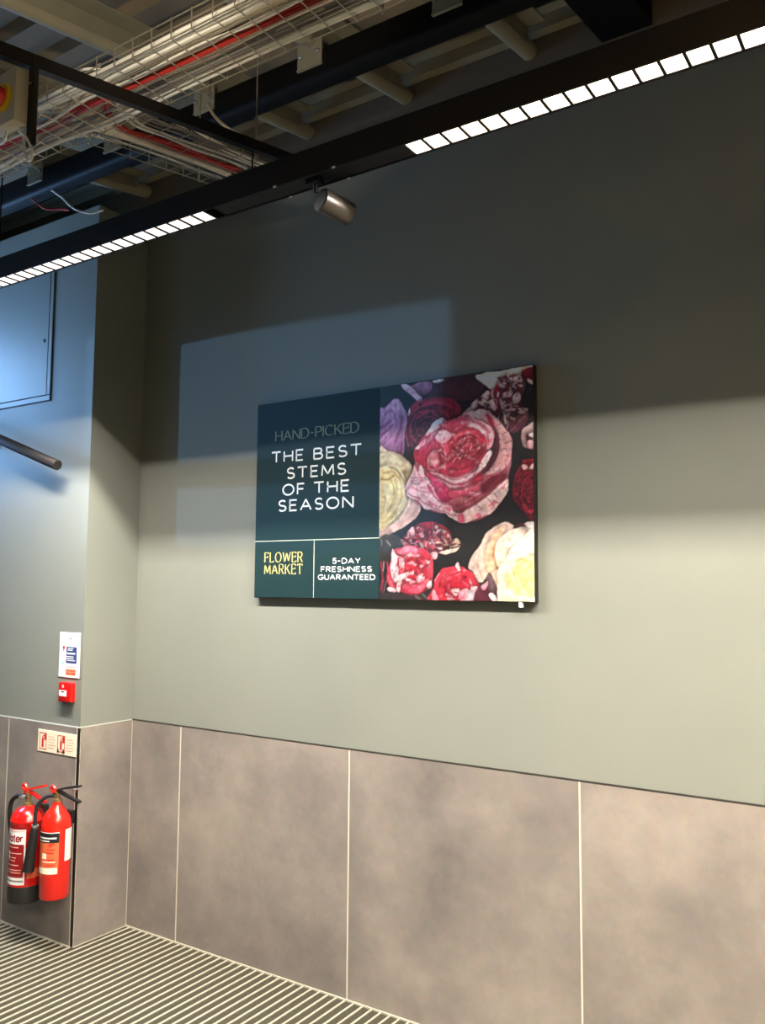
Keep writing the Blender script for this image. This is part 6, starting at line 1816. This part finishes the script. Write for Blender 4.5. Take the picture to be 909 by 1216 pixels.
    ('l',(232,192,120),None,[(1319,144),(1353,150),(1366,131)],8.1),
    ('l',(246,214,140),None,[(1325,119),(1345,82),(1365,70)],14.8),
    ('l',(220,176,100),None,[(1295,119),(1291,76),(1311,45)],5.9),
    ('l',(255,250,226),None,[(1250,44),(1291,19),(1345,14)],11.1),
]

# the printed roses: petal outlines in millimetres on the board, laid over each other from back to front


def paint_roses(nx, ny):
    u = np.linspace(SPL * 1000, PW * 1000, nx)
    v = np.linspace(0, PH * 1000, ny)
    U, V = np.meshgrid(u, v)
    C = np.zeros((ny, nx, 3))
    rs = np.random.RandomState(5)

    def field(cell):
        gy, gx = int(PH * 1000 / cell) + 3, int((PW - SPL) * 1000 / cell) + 3
        g = rs.randn(gy, gx)
        fx, fy = (u - u[0]) / cell, (v - v[0]) / cell
        ix, iy = fx.astype(int), fy.astype(int)
        tx, ty = fx - ix, fy - iy
        tx, ty = tx * tx * (3 - 2 * tx), ty * ty * (3 - 2 * ty)
        a = g[np.ix_(iy, ix)] * (1 - tx) + g[np.ix_(iy, ix + 1)] * tx
        b = g[np.ix_(iy + 1, ix)] * (1 - tx) + g[np.ix_(iy + 1, ix + 1)] * tx
        return a * (1 - ty)[:, None] + b * ty[:, None]

    # ragged, natural outlines: the shapes are looked up through a small wobble
    U0, V0 = U, V
    U = U + 1.5 * field(26) + 0.8 * field(11)
    V = V + 1.5 * field(26) + 0.8 * field(11)
    TONE = 0.06 * field(34) + 0.05 * field(14) + 0.03 * field(7)

    def dist(pts, X, Y_, closed):
        d = np.full(X.shape, 1e9)
        ins = np.zeros(X.shape, bool)
        n = len(pts)
        for i in range(n if closed else n - 1):
            x0, y0 = pts[i][0], pts[i][1]
            x1, y1 = pts[(i + 1) % n][0], pts[(i + 1) % n][1]
            ex, ey = x1 - x0, y1 - y0
            L2 = ex * ex + ey * ey + 1e-9
            t = np.clip(((X - x0) * ex + (Y_ - y0) * ey) / L2, 0, 1)
            d = np.minimum(d, np.hypot(X - x0 - t * ex, Y_ - y0 - t * ey))
            if closed:
                cross = (y0 > Y_) != (y1 > Y_)
                if abs(ey) > 1e-9:
                    ins ^= cross & (X < ex * (Y_ - y0) / ey + x0)
        return np.where(ins, -d, d) if closed else d

    FINE = field(9) + 0.6 * field(5)
    for (kind, c1, c2, pts, w) in ART:
        big = len(pts) == 4 and kind == 'p' and max(p[0] for p in pts) - min(p[0] for p in pts) > 600
        if big or kind == 'q':
            P = [(p[0], p[1]) for p in pts]
        else:
            P = [(q.x, q.y) for q in spline([(p[0], p[1], 0) for p in pts], 5, kind != 'l')]
        pad = 14 + w
        xa, xb = min(p[0] for p in P) - pad, max(p[0] for p in P) + pad
        ya, yb = min(p[1] for p in P) - pad, max(p[1] for p in P) + pad
        i0, i1 = np.searchsorted(u, xa), np.searchsorted(u, xb)
        j0, j1 = np.searchsorted(v, ya), np.searchsorted(v, yb)
        if i1 <= i0 or j1 <= j0:
            continue
        X, Y_ = U[j0:j1, i0:i1], V[j0:j1, i0:i1]
        d = dist(P, X, Y_, kind != 'l')
        S = C[j0:j1, i0:i1]
        if kind == 'm':
            # marbled streaks running out from the heart of the bloom
            an, rr = np.arctan2(Y_ - c2[1], X - c2[0]), np.hypot(X - c2[0], Y_ - c2[1])
            st = np.sin(6 * an + 2.4 * np.sin(rr / 19 + 1) + rr / 34) + 0.6 * np.sin(15 * an - rr / 11) + 0.55 * FINE[j0:j1, i0:i1]
            a = (np.clip((st - w) / 0.7, 0, 1) * np.clip(-d / 8, 0, 1) * (c2[2] / 100.0))[..., None]
            tone = np.clip(S.mean(-1, keepdims=True) / 130.0, 0.35, 1.15) if sum(c1) > 400 else np.clip(S.mean(-1, keepdims=True) / 150.0, 0.5, 1.3)
            S[:] = S * (1 - a) + np.clip(np.array(c1, float) * tone, 0, 255) * a
            continue
        if kind in 'pq':
            t = np.clip((max(p[1] for p in P) - Y_) / max(1, max(p[1] for p in P) - min(p[1] for p in P)), 0, 1)[..., None]
            col = np.array(c1, float) * (1 - t) + np.array(c2, float) * t
            if not big:
                size = min(xb - xa, yb - ya) - 2 * pad
                rim = np.exp(-np.clip(-d, 0, None) / max(3.0, size * 0.10))[..., None]
                col = col * (1 + 0.08 * (1 - rim)) * (1 - 0.09 * np.exp(-((np.clip(-d, 0, None) - size * .16) / (size * .10 + 2)) ** 2))[..., None] + rim * 5
                # faint petal veins
                ang = rs.uniform(0, 3.14)
                vv = np.sin((X * math.cos(ang) + Y_ * math.sin(ang)) / rs.uniform(4, 8) + 1.5 * np.sin(Y_ / 17 + rs.uniform(0, 6)))[..., None]
                col = col * (1 + 0.05 * vv)
            a = np.clip(0.5 - d / (w * 1.5), 0, 1)[..., None]
            if not big:
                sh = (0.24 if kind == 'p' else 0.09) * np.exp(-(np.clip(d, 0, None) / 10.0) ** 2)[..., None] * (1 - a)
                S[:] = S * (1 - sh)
        else:
            col = np.array(c1, float)
            a = np.clip(0.5 - (d - w / 2) / (w * 0.9), 0, 1)[..., None] * 0.72
        S[:] = S * (1 - a) + np.clip(col, 0, 255) * a
    C *= np.clip(1 + TONE, 0.55, 1.4)[..., None]
    C *= 1 + 0.03 * rs.randn(ny, nx, 1)
    C *= 0.79 + 0.39 * np.clip((V0 / 1000 - 0.30) / 0.5, 0, 1)[..., None]      # print brightened upwards to offset the dim light on the upper poster
    C = np.clip(C, 4, 236) / 255.0
    lin = np.where(C <= 0.04045, C / 12.92, ((C + 0.055) / 1.055) ** 2.4)
    return U0, V0, lin


nx_, ny_ = 236, 300
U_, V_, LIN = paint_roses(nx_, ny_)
me = bpy.data.meshes.new('rose_photograph')
ox, oy, oz = ps.location
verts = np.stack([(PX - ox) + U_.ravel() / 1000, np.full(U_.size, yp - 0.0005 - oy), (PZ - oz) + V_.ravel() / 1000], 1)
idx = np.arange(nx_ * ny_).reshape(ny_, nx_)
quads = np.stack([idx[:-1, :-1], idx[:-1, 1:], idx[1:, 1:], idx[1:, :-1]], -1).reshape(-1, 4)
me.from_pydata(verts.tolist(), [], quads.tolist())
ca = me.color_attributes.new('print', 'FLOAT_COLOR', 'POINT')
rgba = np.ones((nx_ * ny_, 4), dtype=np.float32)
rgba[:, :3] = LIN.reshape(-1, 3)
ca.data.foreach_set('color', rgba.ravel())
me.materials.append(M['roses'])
ro = bpy.data.objects.new('rose_photograph', me)
COL.objects.link(ro)
ro.parent = ps
ro['label'] = 'photograph of striped pink, cream and red roses'
